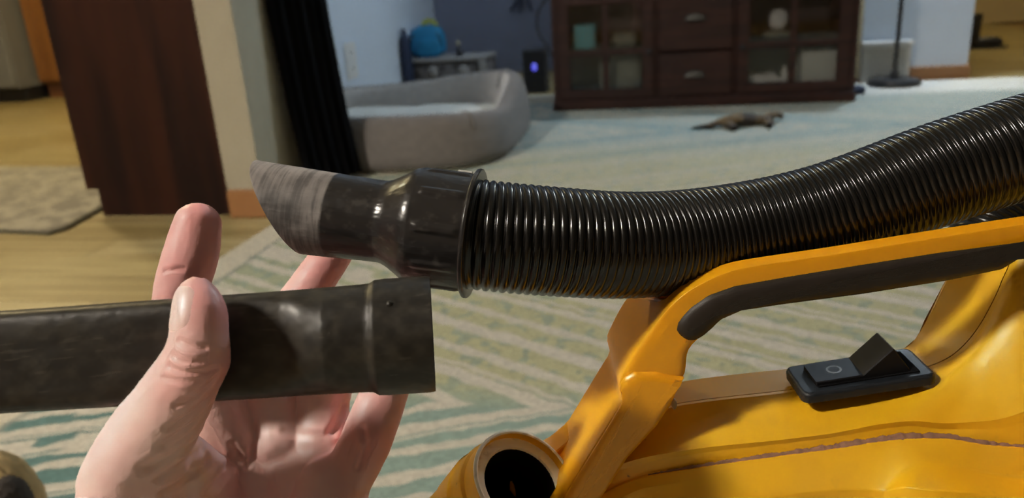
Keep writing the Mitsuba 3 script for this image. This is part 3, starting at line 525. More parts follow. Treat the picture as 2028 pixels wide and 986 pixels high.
# ------------------------------------------------------------------ the tube held in the hand
def held_tube():
    t = thing('crevice_tube', 'dusty black flat sided plastic vacuum tube gripped between thumb and fingers', 'vacuum tube')
    a0, a1 = at(-420, 742, 0.230), at(857, 660, 0.2495)
    a = a1 - a0; Lt = np.linalg.norm(a); a /= Lt
    e1 = UP - a * (UP @ a); e1 /= np.linalg.norm(e1); e2 = np.cross(a, e1)          # e2: towards or away from the viewer
    if e2 @ FW > 0: e2 = -e2
    def X(px_): return (px_ + 420) / 1277.0
    xs = np.r_[np.linspace(0, X(500), 40), np.linspace(X(505), X(660), 50), np.linspace(X(664), X(722), 14), X(727), X(731), X(735), X(739), X(743), X(747), np.linspace(X(752), X(846), 20), X(851), X(855), X(857)]
    ang = np.linspace(0, 2 * np.pi, 121)
    def section(x, dr_=0.0):
        p = x * 1277 - 420; d = 0.230 + 0.0195 * x; k = d / F_PX
        from scipy.interpolate import PchipInterpolator as PI
        hh = PI([-420, 0, 340, 560, 640, 722, 731, 739, 747, 760, 846, 857], [97, 98.5, 101, 102.5, 104.5, 106, 108, 113, 113, 114, 114, 112])(p) * k
        dep = PI([-420, 500, 545, 600, 632, 640, 722, 731, 739, 747, 857], [0.0098, 0.0102, 0.0112, 0.0152, 0.0172, 0.0176, 0.0178, 0.0183, 0.0190, 0.0190, 0.0190])(p)
        ex = float(PI([-420, 480, 640, 860], [5.2, 5.0, 2.25, 2.15])(p)); e = 2 / ex
        q = lambda v: np.sign(v) * np.abs(v) ** e
        dent = 0.0
        return (a0 + a * Lt * x) + e1 * ((hh - dr_) * q(np.cos(ang)))[:, None] + e2 * ((dep - dr_) * q(np.sin(ang)))[:, None]
    o = np.stack([section(x) for x in xs], 1); i_ = np.stack([section(x, 0.0019) for x in xs], 1)
    o += (e2[None, None] * (0.00025 * (meshkit.fbm(o * 160, 3) - 0.5))[..., None])
    lip = np.stack([o[:, -1], i_[:, -1]], 1)
    def dusty(p, n, uv):
        g = fbm(p.x * 240, p.y * 240, p.z * 240, octaves=4); b = fbm(p.x * 45, p.y * 45, p.z * 45, octaves=2); sc = fbm(p.x * 120, p.z * 900, p.y * 120, octaves=2)
        m = mix((0.009, 0.008, 0.0065), (0.026, 0.023, 0.0175), smoothstep(0.30, 0.80, 0.94 * g + 0.06 * b))
        return mix(m, (0.08, 0.07, 0.055), smoothstep(0.74, 0.82, sc) * 0.2)
    M = mat('m_tube', dusty, lambda p, n, uv: 0.34 + 0.2 * fbm(p.x * 150, p.y * 150, p.z * 150, octaves=2), bump=lambda p, n, uv: fbm(p.x * 350, p.y * 350, p.z * 350, octaves=3), bscale=0.00022, specular=0.4)
    obj('tube_body', cat([grid(o), grid(i_, flip=True), grid(lip)]), M, t, smooth=35)
    for (x, y, r, z) in ((772, 603, .0012, .2320), (783, 702, .0010, .2302), (655, 660, .0013, .2292)):       # moulded nibs on the collar
        b = trimesh.creation.icosphere(2, r); b.apply_translation(at(x, y, z + 0.0011)); obj('nib', b, M, t, smooth=True)
held_tube()

# ------------------------------------------------------------------ the hand
def hand():
    t = thing('hand', 'bare left hand with thumb over the black tube and fingers behind it', 'hand')
    J = lambda x, y, d, r: (at(x, y, d), r * d / F_PX)             # r in pixels
    chains = [
        # thumb: wrist side, base joint, first segment, knuckle, pad, tip
        [J(300, 1190, .262, 120), J(262, 958, .243, 100), J(300, 862, .236, 84), J(348, 785, .2285, 72), J(392, 708, .2235, 62), J(396, 665, .2225, 56), J(396, 622, .2235, 53), J(391, 590, .2250, 42)],
        # index
        [J(470, 900, .302, 62), J(395, 760, .293, 58), J(350, 650, .277, 54), J(362, 560, .271, 52), J(378, 505, .270, 53), J(391, 447, .270, 46)],
        # middle
        [J(555, 880, .304, 60), J(535, 760, .312, 54), J(585, 610, .318, 43), J(640, 530, .323, 40), J(668, 490, .327, 36)],
        # ring
        [J(635, 890, .304, 58), J(640, 790, .310, 52), J(680, 690, .305, 42), J(680, 640, .298, 36)],
        # little finger
        [J(688, 950, .288, 50), J(722, 880, .293, 52), J(757, 790, .298, 48), J(785, 700, .297, 42), J(780, 650, .290, 36)],
        # palm edges and forearm
        [J(655, 965, .288, 66), J(640, 1060, .280, 92), J(560, 1260, .268, 100), J(450, 1500, .255, 150), J(300, 2000, .235, 185), J(180, 2500, .22, 215)],
        [J(300, 1190, .262, 120), J(450, 1500, .255, 150)], [J(470, 1150, .278, 90), J(450, 1500, .255, 150)],
        [J(470, 930, .305, 62), J(470, 1150, .278, 90)], [J(560, 930, .308, 60), J(530, 1150, .276, 90)], [J(640, 930, .300, 60), J(570, 1150, .275, 90)],
    ]
    S = lambda j: Manifold.sphere(j[1], 28).translate(tuple(j[0]))
    parts = [Manifold.batch_hull([S(p), S(q)]) for c in chains for p, q in zip(c[:-1], c[1:])]
    tri = lambda *js: parts.append(Manifold.batch_hull([S(j) for j in js]))
    tri(J(470, 900, .306, 52), J(555, 890, .310, 52), J(470, 1150, .280, 80), J(550, 1150, .278, 80))
    tri(J(555, 890, .310, 52), J(640, 900, .306, 52), J(688, 950, .292, 48), J(550, 1150, .278, 80), J(620, 1120, .276, 84))
    tri(J(450, 850, .306, 46), J(545, 820, .314, 46), J(635, 830, .310, 44), J(555, 900, .306, 52))
    tri(J(350, 880, .243, 40), J(300, 1000, .250, 70), J(400, 1080, .268, 70), J(440, 960, .296, 40))          # web between thumb and palm
    tri(J(300, 1190, .262, 110), J(470, 1150, .278, 88), J(560, 1260, .268, 96), J(450, 1500, .255, 150))
    m = tm(Manifold.batch_boolean(parts, manifold3d.OpType.Add).refine_to_length(0.0022))
    m.merge_vertices(); trimesh.smoothing.filter_taubin(m, lamb=0.55, nu=0.56, iterations=64)
    man = Manifold(manifold3d.Mesh(np.array(m.vertices, np.float32), np.array(m.faces, np.uint32)))
    if man.num_tri() > 0: m = tm(man.refine_to_length(0.0012))
    m.merge_vertices(); trimesh.smoothing.filter_taubin(m, lamb=0.5, nu=0.51, iterations=6)
    v, nv = np.array(m.vertices), np.array(m.vertex_normals)
    cam = v - EYE; dep = cam @ FW; X, Y = 1014 + F_PX * (cam @ RT) / dep, 493 - F_PX * (cam @ UP) / dep
    front = (nv * -cam).sum(1) > 0
    def snap(x, y, dmax=None):                                  # the point of the skin under a pixel: where a crease starts
        d = np.hypot(X - x, Y - y) + 6000 * np.clip(dep - dep[np.hypot(X - x, Y - y) < 12].min() - 0.012 if (np.hypot(X - x, Y - y) < 12).any() else 0, 0, None)
        return v[np.where(front, d, 1e9).argmin()]
    disp = np.zeros(len(v))
    def crease(pts, depth, width, ridge=0.18):
        q = np.array([snap(*p) for p in curve(pts, 4)]); q = np.vstack([q[:1]] * 4 + [q] + [q[-1:]] * 4)
        q = np.stack([np.convolve(q[:, k_], np.ones(9) / 9, 'valid') for k_ in range(3)], 1); d = np.full(len(v), 9.0)
        for a_, b_ in zip(q[:-1], q[1:]):
            ab = b_ - a_; L2 = ab @ ab
            if L2 < 1e-12: continue
            h = np.clip(((v - a_) @ ab) / L2, 0, 1); d = np.minimum(d, np.linalg.norm(v - a_ - h[:, None] * ab, axis=1))
        disp[:] += -depth * np.exp(-(d / width) ** 2) + ridge * depth * np.exp(-((d - 1.9 * width) / (0.8 * width)) ** 2)
    mm = 0.001
    for pts, dd, ww in [([(352, 672), (376, 684), (410, 690)], .35, .9), ([(340, 700), (365, 714), (405, 716)], .35, .8), ([(330, 722), (360, 736), (405, 738), (430, 728)], .40, .9), ([(322, 742), (350, 752), (400, 752)], .30, .8),
                        ([(430, 742), (395, 775), (345, 805)], .35, .9), ([(432, 765), (395, 805), (330, 850)], .40, 1.1), ([(428, 790), (390, 832), (310, 885)], .40, 1.1), ([(415, 815), (385, 850), (330, 890)], .35, 1.2),
                        ([(405, 862), (370, 885), (310, 915), (285, 925)], .45, 1.6), ([(405, 885), (360, 915), (310, 945)], .45, 1.5), ([(418, 905), (370, 945), (320, 975)], .7, 1.6), ([(470, 905), (440, 940), (410, 975)], .8, 2.0),
                        ([(322, 537), (360, 533), (400, 545)], .35, .8), ([(455, 878), (475, 905), (490, 930)], .5, 1.2), ([(500, 880), (498, 905), (490, 930)], .5, 1.2),
                        ([(716, 845), (728, 875), (722, 900), (712, 925)], .8, 1.4), ([(735, 842), (740, 866), (738, 888)], .35, .9), ([(690, 800), (672, 832), (655, 858)], 1.0, 1.8), ([(650, 862), (600, 862), (560, 850)], .5, 1.6)]:
        crease(pts, 1.6 * dd * mm, ww * mm)
    bump_ = lambda x, y, h, w: disp.__iadd__(h * np.exp(-(np.linalg.norm(v - snap(x, y), axis=1) / w) ** 2))
    bump_(205, 940, 0.0022, 0.010); bump_(372, 712, 0.0007, 0.004); bump_(733, 868, 0.0012, 0.005); bump_(385, 770, 0.0005, 0.005)
    disp += 0.00022 * (meshkit.fbm(v * 420, 3) - 0.5) + 0.0006 * (meshkit.fbm(v * 90, 2) - 0.5)
    m.vertices = v + nv * disp[:, None]
    # skin colour: redder at finger ends and pads
    tips = [(at(391, 470, .270), .034), (at(650, 530, .325), .030), (at(425, 600, .224), .016), (at(420, 720, .224), .014), (at(740, 860, .29), .02)]
    red = np.zeros(len(v))
    for c_, w_ in tips: red = np.maximum(red, np.exp(-(np.linalg.norm(m.vertices - c_, axis=1) / w_) ** 2))
    red = np.clip(red * 0.85 + 0.5 * (meshkit.fbm(v * 120, 3) - 0.4), 0, 1)[:, None]
    col = np.array([0.90, 0.61, 0.575]) * (1 - red) + np.array([0.80, 0.33, 0.325]) * red
    scene['m_skin'] = {'type': 'twosided', 'bsdf': {'type': 'bumpmap', 'tex': proc(lambda p, n, uv: fbm(p.x * 1400, p.y * 1400, p.z * 1400, octaves=2), 0.0002), 'scale': 0.00010,
                       'bsdf': {'type': 'principled', 'base_color': {'type': 'mesh_attribute', 'name': 'vertex_color'}, 'roughness': 0.46, 'specular': 0.45}}}
    obj('skin', m, 'm_skin', t, smooth=True, color=col)
    # thumb nail: a curved plate set into the end of the thumb
    c = at(366, 604, 0.2235); ax = at(372, 560, .2255) - at(360, 648, .2215); ax /= np.linalg.norm(ax)
    nz = -FW * 0.80 - RT * 0.56 + UP * 0.06; nz -= ax * (nz @ ax); nz /= np.linalg.norm(nz); sx = np.cross(ax, nz)
    core = at(393, 612, .2235); rad = 0.0086
    g = []
    for uu in np.linspace(-1, 1, 25):
        row = []
        for ww_ in np.linspace(-1, 1, 21):
            q = np.abs(uu) ; half = 0.0068 * (1 - 0.10 * max(-uu, 0) ** 2) * math.sqrt(max(0.02, 1 - max(0, abs(uu) - 0.55) ** 2 / 0.2125))
            th = ww_ * half / rad * 1.05
            row.append(core + ax * (uu * 0.0082 - 0.0002) + (nz * math.cos(th) + sx * math.sin(th)) * (rad - 0.0008 * max(0, -uu - 0.6) / 0.4 - 0.0006 * max(0, uu - 0.4)))
        g.append(row)
    # seat the plate on the skin
    g = np.array(g); from scipy.spatial import cKDTree
    kd = cKDTree(m.vertices); flat = g.reshape(-1, 3); mv = np.array(m.vertices); mn = np.array(m.vertex_normals)
    d_, ii = kd.query(flat, k=6); on = mv[ii].mean(1); nn = mn[ii].mean(1); nn /= np.linalg.norm(nn, axis=1)[:, None]
    flat = flat - nn * (((flat - on) * nn).sum(1))[:, None]; wgt = 1 - np.clip(np.maximum(np.abs(np.repeat(np.linspace(-1, 1, 25), 21)), np.abs(np.tile(np.linspace(-1, 1, 21), 25))), 0, 1) ** 6
    flat = flat + nn * (0.00045 * wgt - 0.00012)[:, None]
    gg = flat.reshape(g.shape)
    for _ in range(3): gg[1:-1, 1:-1] = 0.2 * (gg[1:-1, 1:-1] + gg[:-2, 1:-1] + gg[2:, 1:-1] + gg[1:-1, :-2] + gg[1:-1, 2:])
    obj('thumbnail', grid(gg), mat('m_nail', (0.84, 0.56, 0.53), 0.40, specular=0.5), t, smooth=True, label='glossy thumbnail')
hand()

# ------------------------------------------------------------------ the yellow vacuum
EX = np.array([math.sin(math.radians(1.7)), math.cos(math.radians(1.7)), 0]); WX = np.array([EX[1], -EX[0], 0])
E0 = (at(1389, 562, 0.283) - EYE) @ EX
def vloc(x, y, off=0.0):
    """Where the sight line through a picture point meets the machine's lengthwise plane at depth off: (along, up, depth)."""
    r = FW + RT * (x - 1014) / F_PX - UP * (y - 493) / F_PX; p = EYE + r * ((E0 + off) / (r @ EX)); return np.array([p @ WX, p[2], off])
def vw(q): q = np.atleast_2d(q); return q[:, :1] * WX + q[:, 1:2] * Z + (E0 + q[:, 2:3]) * EX
def vat(x, y, off=0.0): return vw(vloc(x, y, off))[0]
def prof(pts, step=0.0025, off=0.0): return curve([vloc(x, y, off)[:2] for x, y in pts], step)
def vplace(scale=None):
    def f(q, d):
        k = 1.0 if scale is None else scale(q)
        return vw(np.column_stack([q[:, 0], q[:, 1], np.full(len(q), d) * k]))
    return f
def yellow(p, n, uv):
    g = fbm(p.x * 28, p.y * 28, p.z * 28, octaves=4); f = fbm(p.x * 240, p.y * 240, p.z * 240, octaves=3)
    c = mix((0.80, 0.42, 0.010), (0.74, 0.39, 0.018), smoothstep(0.4, 0.7, g))
    c = mix(c, (0.45, 0.27, 0.06), smoothstep(0.60, 0.85, 0.55 * g + 0.45 * f) * 0.5)
    return mix(c, (0.16, 0.08, 0.03), smoothstep(0.86, 0.92, f) * 0.7)
M_Y = mat('m_yellow', yellow, lambda p, n, uv: 0.36 + 0.15 * fbm(p.x * 120, p.y * 120, p.z * 120, octaves=2), bump=lambda p, n, uv: fbm(p.x * 500, p.y * 500, p.z * 500, octaves=2), bscale=0.0001)
M_YH = mat('m_yellow_handle', (0.82, 0.345, 0.008), 0.34)
def rails_mesh(rails, k=90, rows=None):
    """A skin through curves that run along the machine; each curve is [(x, y, depth)] in picture points on that depth plane."""
    from scipy.interpolate import PchipInterpolator as PI
    cs = []
    for r in rails:
        q = np.array([vloc(*p) for p in r]); u_ = np.linspace(0, 1, k)
        tt_ = np.r_[0, np.cumsum(np.linalg.norm(np.diff(q, axis=0), axis=1))]; tt_ /= tt_[-1]
        cs.append(PI(tt_, q)(u_))
    cs = np.array(cs); s_ = np.r_[0, np.cumsum(np.linalg.norm(np.diff(cs, axis=0), axis=2).mean(1))]
    ss = np.concatenate([np.linspace(a, b, (rows or 8), endpoint=False) for a, b in zip(s_[:-1], s_[1:])] + [[s_[-1]]])
    from scipy.interpolate import interp1d
    return interp1d(s_, cs, axis=0)(ss)
def vacuum():
    t = thing('vacuum', 'worn yellow portable vacuum with a loop handle, black grip and rocker switch', 'vacuum')
    outer = [(1020, 1150), (1062, 1075), (1115, 986), (1160, 914), (1200, 850), (1224, 812), (1232, 797), (1231, 785), (1226, 768), (1229, 756), (1240, 733), (1255, 705), (1278, 670), (1302, 638), (1323, 612), (1346, 590), (1366, 575), (1389, 562), (1420, 547), (1462, 533), (1540, 520), (1650, 504), (1816, 477), (2028, 444), (2150, 426), (2285, 408)]
    inner = [(2290, 452), (2150, 478), (2028, 500), (1982, 531), (1875, 552), (1710, 578), (1556, 598), (1469, 611), (1428, 629), (1405, 652), (1392, 668), (1376, 681), (1362, 705), (1359, 737), (1346, 763), (1328, 802), (1302, 841), (1242, 906), (1203, 966), (1160, 1030), (1110, 1110), (1080, 1170)]
    P = np.vstack([prof(outer), prof(inner)])
    lo, hi = vloc(1270, 685)[1], vloc(1330, 605)[1]
    def width(q):                                              # the leg is broad, the bar slim
        f = np.clip((q[:, 1] - lo) / (hi - lo), 0, 1); f = f * f * (3 - 2 * f)
        return np.where(q[:, 0] > vloc(1240, 700)[0], 1 - 0.82 * f, 1.0)
    lay_ = [(0.010, 0.0012)][:0] + [(0.0024, 0.0), (0.0010, 0.0006), (0.0003, 0.0014), (0.0, 0.0026), (-0.0006, 0.0046)]
    lay_ = [(-0.0004, 0.0040), (0.0, 0.0019), (0.0003, 0.0010), (0.0009, 0.0003), (0.0018, 0.0), (0.0440, 0.0), (0.0453, 0.0004), (0.046, 0.0014)]
    h = obj('handle', bevel_extrude(P, vplace(width), lay_), M_YH, t, smooth=32)
    sl = [(1115, 990), (1160, 917), (1200, 853), (1232, 800), (1233, 785), (1228, 768), (1230, 758), (1237, 747), (1256, 735), (1300, 735), (1335, 743), (1356, 746), (1345, 763), (1327, 802), (1301, 841), (1242, 906), (1203, 966), (1160, 1030), (1100, 1020)]
    SP = resample(np.vstack([[vloc(x, y)[:2] for x, y in sl], [vloc(*sl[0])[:2]]]), 0.0012)[:-1]
    obj('leg_sleeve', bevel_extrude(SP, vplace(), [(-0.0024, 0.0036), (-0.0022, 0.0020), (-0.0014, 0.0007), (-0.0002, 0.0), (0.006, 0.0003)]), M_YH, h, smooth=32)
    grip = [(1341, 639), (1352, 624), (1367, 608), (1403, 583), (1454, 565), (1556, 547), (1691, 525), (1857, 499), (2028, 477), (2085, 468), (2085, 490), (2060, 494), (2028, 507), (1982, 535), (1875, 557), (1710, 583), (1556, 603), (1469, 616), (1428, 634), (1410, 652), (1392, 667), (1376, 675), (1361, 675), (1347, 666), (1338, 654)]
    G = resample(np.vstack([[vloc(x, y)[:2] for x, y in grip], [vloc(*grip[0])[:2]]]), 0.0015)[:-1]
    M_GRIP = mat('m_grip', lambda p, n, uv: mix((0.011, 0.0085, 0.007), (0.018, 0.013, 0.010), fbm(p.x * 160, p.y * 160, p.z * 160)), 0.5, specular=0.3)
    obj('grip', bevel_extrude(G, vplace(), [(-0.0026, 0.0058), (-0.0024, 0.0038), (-0.0018, 0.0020), (-0.0008, 0.0007), (0.0006, 0), (0.0090, 0), (0.0100, 0.0008), (0.0104, 0.003)]), M_GRIP, h, smooth=50, label='black rubber grip')
    # hole rim: the far half of the shell, from the parting line back
    seam = [(1215, 850, .020), (1290, 812, .020), (1356, 796, .020), (1556, 772, .020), (1700, 752, .020), (1838, 725, .020), (1877, 708, .020), (1904, 687, .020), (1935, 650, .020), (1973, 581, .020), (1987, 548, .020), (2012, 500, .020), (2080, 452, .020), (2300, 436, .020)]
    far = [(1210, 812, .0345), (1281, 773, .0345), (1341, 757, .0345), (1556, 731, .0345), (1680, 716, .036), (1790, 690, .040), (1812, 672, .042), (1826, 650, .043), (1850, 608, .044), (1875, 556, .046), (1890, 520, .046), (1920, 470, .044), (1980, 438, .038), (2200, 428, .034)]
    drop = [(x - 6, y + 260, o + .012) for x, y, o in far[:5]] + [(x, y + 300, o + .012) for x, y, o in far[5:]]
    b = obj('far_shell', grid(rails_mesh_w(rails_mesh([seam, far])), flip=False), M_Y, t, smooth=35)
    # near half of the shell: curves from the parting line down to the floor
    A = [(1215, 851, .0199), (1290, 813, .0199), (1356, 797, .0199), (1556, 773, .0199), (1700, 753, .0199), (1838, 726, .0199), (1878, 709, .0199), (1905, 688, .0199), (1936, 651, .0199), (1974, 582, .0199), (1988, 549, .0199), (2013, 501, .0199), (2081, 453, .0199), (2301, 437, .0199)]
    A2 = [(1212, 858, .019), (1290, 818, .0185), (1356, 802, .018), (1556, 778, .018), (1700, 758, .018), (1838, 732, .018), (1880, 716, .018), (1910, 694, .018), (1942, 655, .018), (1980, 585, .018), (1996, 551, .018), (2022, 505, .018), (2090, 459, .018), (2304, 443, .018)]
    B = [(1150, 975, .020), (1215, 925, .008), (1290, 903, .002), (1391, 887, -.003), (1538, 872, -.004), (1649, 858, -.005), (1745, 840, -.006), (1800, 834, -.006), (1880, 838, -.006), (1960, 833, -.008), (2028, 815, -.010), (2120, 770, -.012), (2300, 690, -.014)]
    B2 = [(1150, 985, .020), (1213, 938, .0085), (1288, 914, .0025), (1391, 897, -.0025), (1538, 880, -.0035), (1649, 866, -.0045), (1745, 850, -.0055), (1800, 844, -.0055), (1880, 850, -.0055), (1960, 850, -.0080), (2028, 836, -.0100), (2120, 800, -.0120), (2300, 720, -.014)]
    Cc = [(1150, 1010, .018), (1212, 965, .0075), (1285, 938, .0020), (1391, 921, -.0030), (1538, 900, -.0042), (1649, 885, -.0052), (1745, 870, -.0062), (1800, 864, -.0065), (1870, 864, -.0070), (1960, 877, -.0090), (2028, 882, -.0110), (2120, 872, -.0130), (2300, 820, -.015)]
    C2 = [(1150, 1018, .016), (1212, 969, .0055), (1278, 945, .0000), (1391, 926, -.0058), (1538, 905, -.0070), (1649, 890, -.0080), (1745, 875, -.0090), (1800, 869, -.0092), (1870, 869, -.0098), (1960, 883, -.0118), (2028, 888, -.0138), (2120, 878, -.0155), (2300, 828, -.018)]
    D = [(1150, 1060, .014), (1212, 1000, .002), (1275, 968, -.0035), (1391, 951, -.0090), (1538, 934, -.0105), (1649, 921, -.0115), (1745, 908, -.0130), (1800, 906, -.0150), (1870, 918, -.0170), (1960, 938, -.0180), (2028, 946, -.0190), (2120, 940, -.0200), (2300, 900, -.022)]
    E_ = [(1150, 1150, .012), (1212, 1060, -.001), (1275, 1010, -.008), (1391, 998, -.0150), (1538, 985, -.0165), (1649, 973, -.0175), (1745, 975, -.0215), (1800, 968, -.0290), (1870, 975, -.0330), (1960, 985, -.0340), (2028, 990, -.0350), (2120, 988, -.0360), (2300, 980, -.038)]
    Fr = [(1150, 1400, .010), (1212, 1330, -.004), (1275, 1300, -.012), (1391, 1290, -.020), (1538, 1280, -.022), (1649, 1275, -.024), (1745, 1275, -.028), (1800, 1275, -.033), (1870, 1280, -.037), (1960, 1285, -.038), (2028, 1290, -.039), (2120, 1295, -.040), (2300, 1300, -.040)]
    near = rails_mesh([A, A2, B, B2, Cc, C2, D, E_, Fr], 150, 9)
    near[..., 2] -= 0.0035 * np.exp(-(((near[..., 0] - vloc(1960, 760)[0]) / 0.03) ** 2 + ((near[..., 1] - vloc(1960, 760)[1]) / 0.016) ** 2)) * 0
    foot = near[-1].copy(); foot[:, 1] = 0.012
    near = np.concatenate([near, (0.5 * (near[-1] + foot))[None], foot[None]])
    obj('near_shell', grid(rails_mesh_w(near), flip=True), M_Y, t, smooth=24)
    # back half of the case, hidden from the photograph: it falls away behind the hole's rim
    fr_ = rails_mesh([far])[0] if False else np.array([vloc(*p_) for p_ in far]); rows_ = [fr_]
    for dz, do in ((0.012, 0.006), (0.035, 0.018), (0.07, 0.026), (0.12, 0.030)): rows_.append(np.column_stack([fr_[:, 0], np.maximum(fr_[:, 1] - dz, 0.014), fr_[:, 2] + do]))
    rows_.append(np.column_stack([fr_[:, 0], np.full(len(fr_), 0.012), fr_[:, 2] + 0.030]))
    obj('rear_shell', grid(rails_mesh_w(np.array(rows_))), M_Y, t, smooth=40)
    q0, q1 = vloc(1330, 800, .03)[0], vloc(2150, 700, .0)[0]
    side = np.array([near[:, 0], ]); cap_ = np.stack([near[:, 0], near[:, 0] * [1, 1, 0] + [0, 0, 0.03]]); cap_[1, :, 2] = np.maximum(cap_[1, :, 2], near[:, 0, 2])
    obj('end_wall', grid(rails_mesh_w(cap_)), M_Y, t, smooth=40)
    colA, colB = vw(near[:, -1]), vw(np.array(rows_)[:, -1])
    def even(c_, n_=24):
        L_ = np.r_[0, np.cumsum(np.linalg.norm(np.diff(c_, axis=0), axis=1))]; return np.stack([np.interp(np.linspace(0, L_[-1], n_), L_, c_[:, j]) for j in range(3)], 1)
    obj('end_wall', grid(np.stack([even(colA), even(np.vstack([colA[:1], colB]))])), M_Y, t)
    # parting groove with worked-in dirt
    Cg = np.array([vloc(x, y + 2.5, o - .0009) for x, y, o in Cc[2:]]); cc_, _ = smooth_path(vw(Cg), 240)
    jit = meshkit.fbm(np.stack([np.arange(240) * 0.35, np.zeros(240), np.zeros(240)], 1), 3)
    xw = (cc_ @ WX); wgt = np.clip(0.45 + 0.55 * np.exp(-((xw - vloc(1700, 870)[0]) / 0.05) ** 2), 0, 1)
    cc_ = cc_ + Z * ((jit - 0.5) * 0.0008)[:, None]
    obj('seam_grime', tube(cc_, (0.0012 + 0.0010 * jit) * wgt, 8, 240), mat('m_grime', lambda p, n, uv: mix((0.28, 0.14, 0.085), (0.11, 0.055, 0.04), fbm(p.x * 600, p.y * 600, p.z * 600)), 0.9), t, smooth=True, label='brown worn grime along the casing seam')
    pin = trimesh.creation.icosphere(2, 0.0016); pin.apply_scale((0.7, 1, 1.6)); pin.apply_translation(vat(1335, 800, .018)); obj('molding_pin', pin, mat('m_pin', (0.55, 0.5, 0.36), 0.3), t, smooth=True, label='small pale moulding mark')
    # switch: plate, rocker and its mark, on a tilted base
    f0, f1, g1, g0 = vat(1555, 724, .028), vat(1802, 686, .028), vat(1856, 741, .004), vat(1588, 784, .004)
    ux = ((f1 - f0) + (g1 - g0)); ux /= np.linalg.norm(ux); uy = ((f0 - g0) + (f1 - g1)); uy -= ux * (uy @ ux); uy /= np.linalg.norm(uy); uz = np.cross(ux, uy)
    o0 = (f0 + f1 + g0 + g1) / 4; lx = (np.linalg.norm(f1 - f0) + np.linalg.norm(g1 - g0)) / 4; ly = (np.linalg.norm(f0 - g0) + np.linalg.norm(f1 - g1)) / 4
    Ms = np.eye(4); Ms[:3, 0], Ms[:3, 1], Ms[:3, 2], Ms[:3, 3] = ux, uy, uz, o0
    S_ = lambda m: m.apply_transform(Ms)
    M_SW = mat('m_switch', (0.005, 0.007, 0.010), 0.5, specular=0.35); M_RK = mat('m_rocker', (0.004, 0.004, 0.005), 0.5, specular=0.15)
    rr_ = sg.box(-lx, -ly, lx, ly).buffer(-0.0035).buffer(0.0035, 8); rr_ = np.array(rr_.exterior.coords)[:-1]
    pl3 = lambda q, d: np.column_stack([q[:, 0], q[:, 1], np.full(len(q), d)])
    sw = obj('switch_plate', S_(bevel_extrude(resample(np.vstack([rr_, rr_[:1]]), 0.001)[:-1], pl3, [(-0.0042, 0), (-0.0014, 0), (-0.0004, 0.0005), (0.0, 0.0016)])), M_SW, t, smooth=50, label='dark plastic switch plate')
    obj('recess', S_(box(-lx * 0.72, lx * 0.80, -ly * 0.70, ly * 0.70, -0.0008, 0.0005)), M_BLACKCLOTH, sw)
    w2 = ly * 0.62; x0, x1, xp, xe = -lx * 0.74, -lx * 0.03, lx * 0.42, lx * 0.72; zf, zp = 0.0020, 0.0115
    prof_ = [(x0, -0.001), (x0, zf), (x1, zf), (xp, zp), (xp + 0.0007, zp - 0.0004), (xe, -0.001)]
    rk = obj('rocker', S_(bevel_extrude(prof_, lambda q, d: np.column_stack([q[:, 0], np.full(len(q), d), q[:, 1]]), [(-w2, 0.0004), (-w2 + 0.0004, 0), (w2 - 0.0004, 0), (w2, 0.0004)])), M_RK, sw)
    an = np.linspace(0, 2 * np.pi, 41); cxr = (x0 + x1) / 2 + 0.0005; ring = np.array([[[cxr + r * math.cos(q), r * math.sin(q), zf + h_] for r, h_ in ((0.0022, 0.0), (0.0022, 0.00012), (0.0030, 0.00012), (0.0030, 0))] for q in an])
    obj('off_mark', S_(grid(ring)), mat('m_mark', (0.22, 0.25, 0.28), 0.5), rk, label='grey circle off mark')
    # hose port: a cup with a worn pale rim on a stepped housing
    nC = 0.43 * RT + 0.66 * UP - 0.61 * FW; nC /= np.linalg.norm(nC); c0 = at(1041, 950, 0.318)
    u1 = np.cross(nC, Z); u1 /= np.linalg.norm(u1); u2 = np.cross(nC, u1); Mp = np.eye(4); Mp[:3, 0], Mp[:3, 1], Mp[:3, 2], Mp[:3, 3] = u1, u2, nC, c0
    K = lambda prof__, n=72: lathe([(r / 1000, h_ / 1000) for r, h_ in prof__], n).apply_transform(Mp)
    p = obj('hose_port', K([(26.5, -38), (26.5, -21), (25.6, -19.5), (25.2, -12), (24.8, -10.5), (23.6, -9.5), (23.4, -0.6)]), M_Y, t, smooth=35)
    M_RIM = mat('m_rim', lambda p_, n, uv: mix((0.80, 0.76, 0.62), (0.34, 0.25, 0.12), smoothstep(0.52, 0.76, fbm(p_.x * 160, p_.y * 160, p_.z * 160, octaves=4))), 0.5)
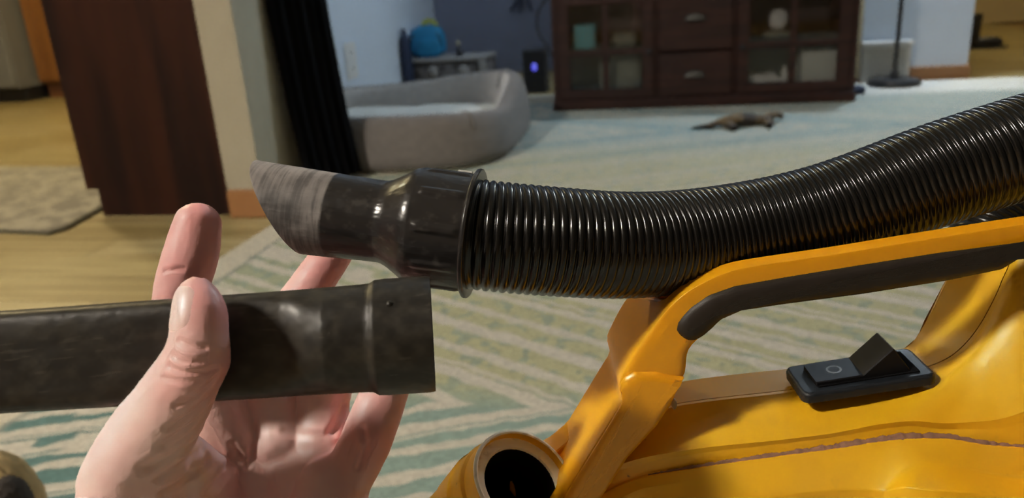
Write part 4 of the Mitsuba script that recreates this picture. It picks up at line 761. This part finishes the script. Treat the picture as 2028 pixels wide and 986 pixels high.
    obj('worn_rim', K([(23.4, -0.6), (23.2, 0.0), (22.3, 0.25), (21.6, 0.0)]), M_RIM, p, smooth=35, label='pale worn rim')
    obj('cup_wall', K([(21.6, 0.0), (21.5, -3.0), (21.4, -3.6)]), M_Y, p, smooth=35)
    obj('inner_ring', K([(21.4, -3.6), (17.2, -3.9), (16.6, -4.6)]), M_RIM, p, smooth=35, label='pale scuffed inner ring')
    obj('throat', K([(16.6, -4.6), (16.3, -9), (15.5, -38), (0, -38)]), mat('m_throat', (0.003, 0.0025, 0.002), 0.9, specular=0.05), p, smooth=35)
    # web from the port up to the leg, and the housing down to the floor
    S = lambda x, y, d, r: Manifold.sphere(r, 20).translate(tuple(at(x, y, d)))
    web = [(1190, 760), (1160, 790), (1118, 838), (1092, 860), (1070, 873), (1052, 881), (1035, 883), (1012, 880), (1010, 930), (1060, 1000), (1150, 960), (1205, 800)]
    WP = resample(np.vstack([[vloc(x, y, .046)[:2] for x, y in web], [vloc(*web[0], .046)[:2]]]), 0.0015)[:-1]
    obj('port_web', bevel_extrude(WP, vplace(), [(0.030, 0.0006), (0.0306, 0.0), (0.0450, 0.0), (0.0458, 0.0008)]), M_YH, t, smooth=35)
    bz = c0 - nC * 0.052; hb = Manifold.batch_hull([Manifold.sphere(0.010, 20).translate(tuple(bz + u1 * 0.017 * math.cos(q) + u2 * 0.017 * math.sin(q))) for q in np.linspace(0, 6.28, 12)] +
                                                 [Manifold.cylinder(0.01, 0.035, 0.035, 24).translate((float((bz + WX * 0.03)[0]), float((bz + EX * 0.0)[1]), 0.011))])
    obj('port_base', tm(hb), M_Y, t, smooth=40)
    for x_ in (q0 + 0.02, q1 - 0.02):
        for d_ in (0.005, 0.045):
            c_ = vw(np.array([x_, 0.0115, d_]))[0]; ft = trimesh.creation.cylinder(0.012, 0.0015 + 0.001, sections=20); ft.apply_translation((c_[0], c_[1], 0.0112)); obj('foot', ft, M_BLACK, t)
def rails_mesh_w(g): return vw(g.reshape(-1, 3)).reshape(g.shape)
vacuum()
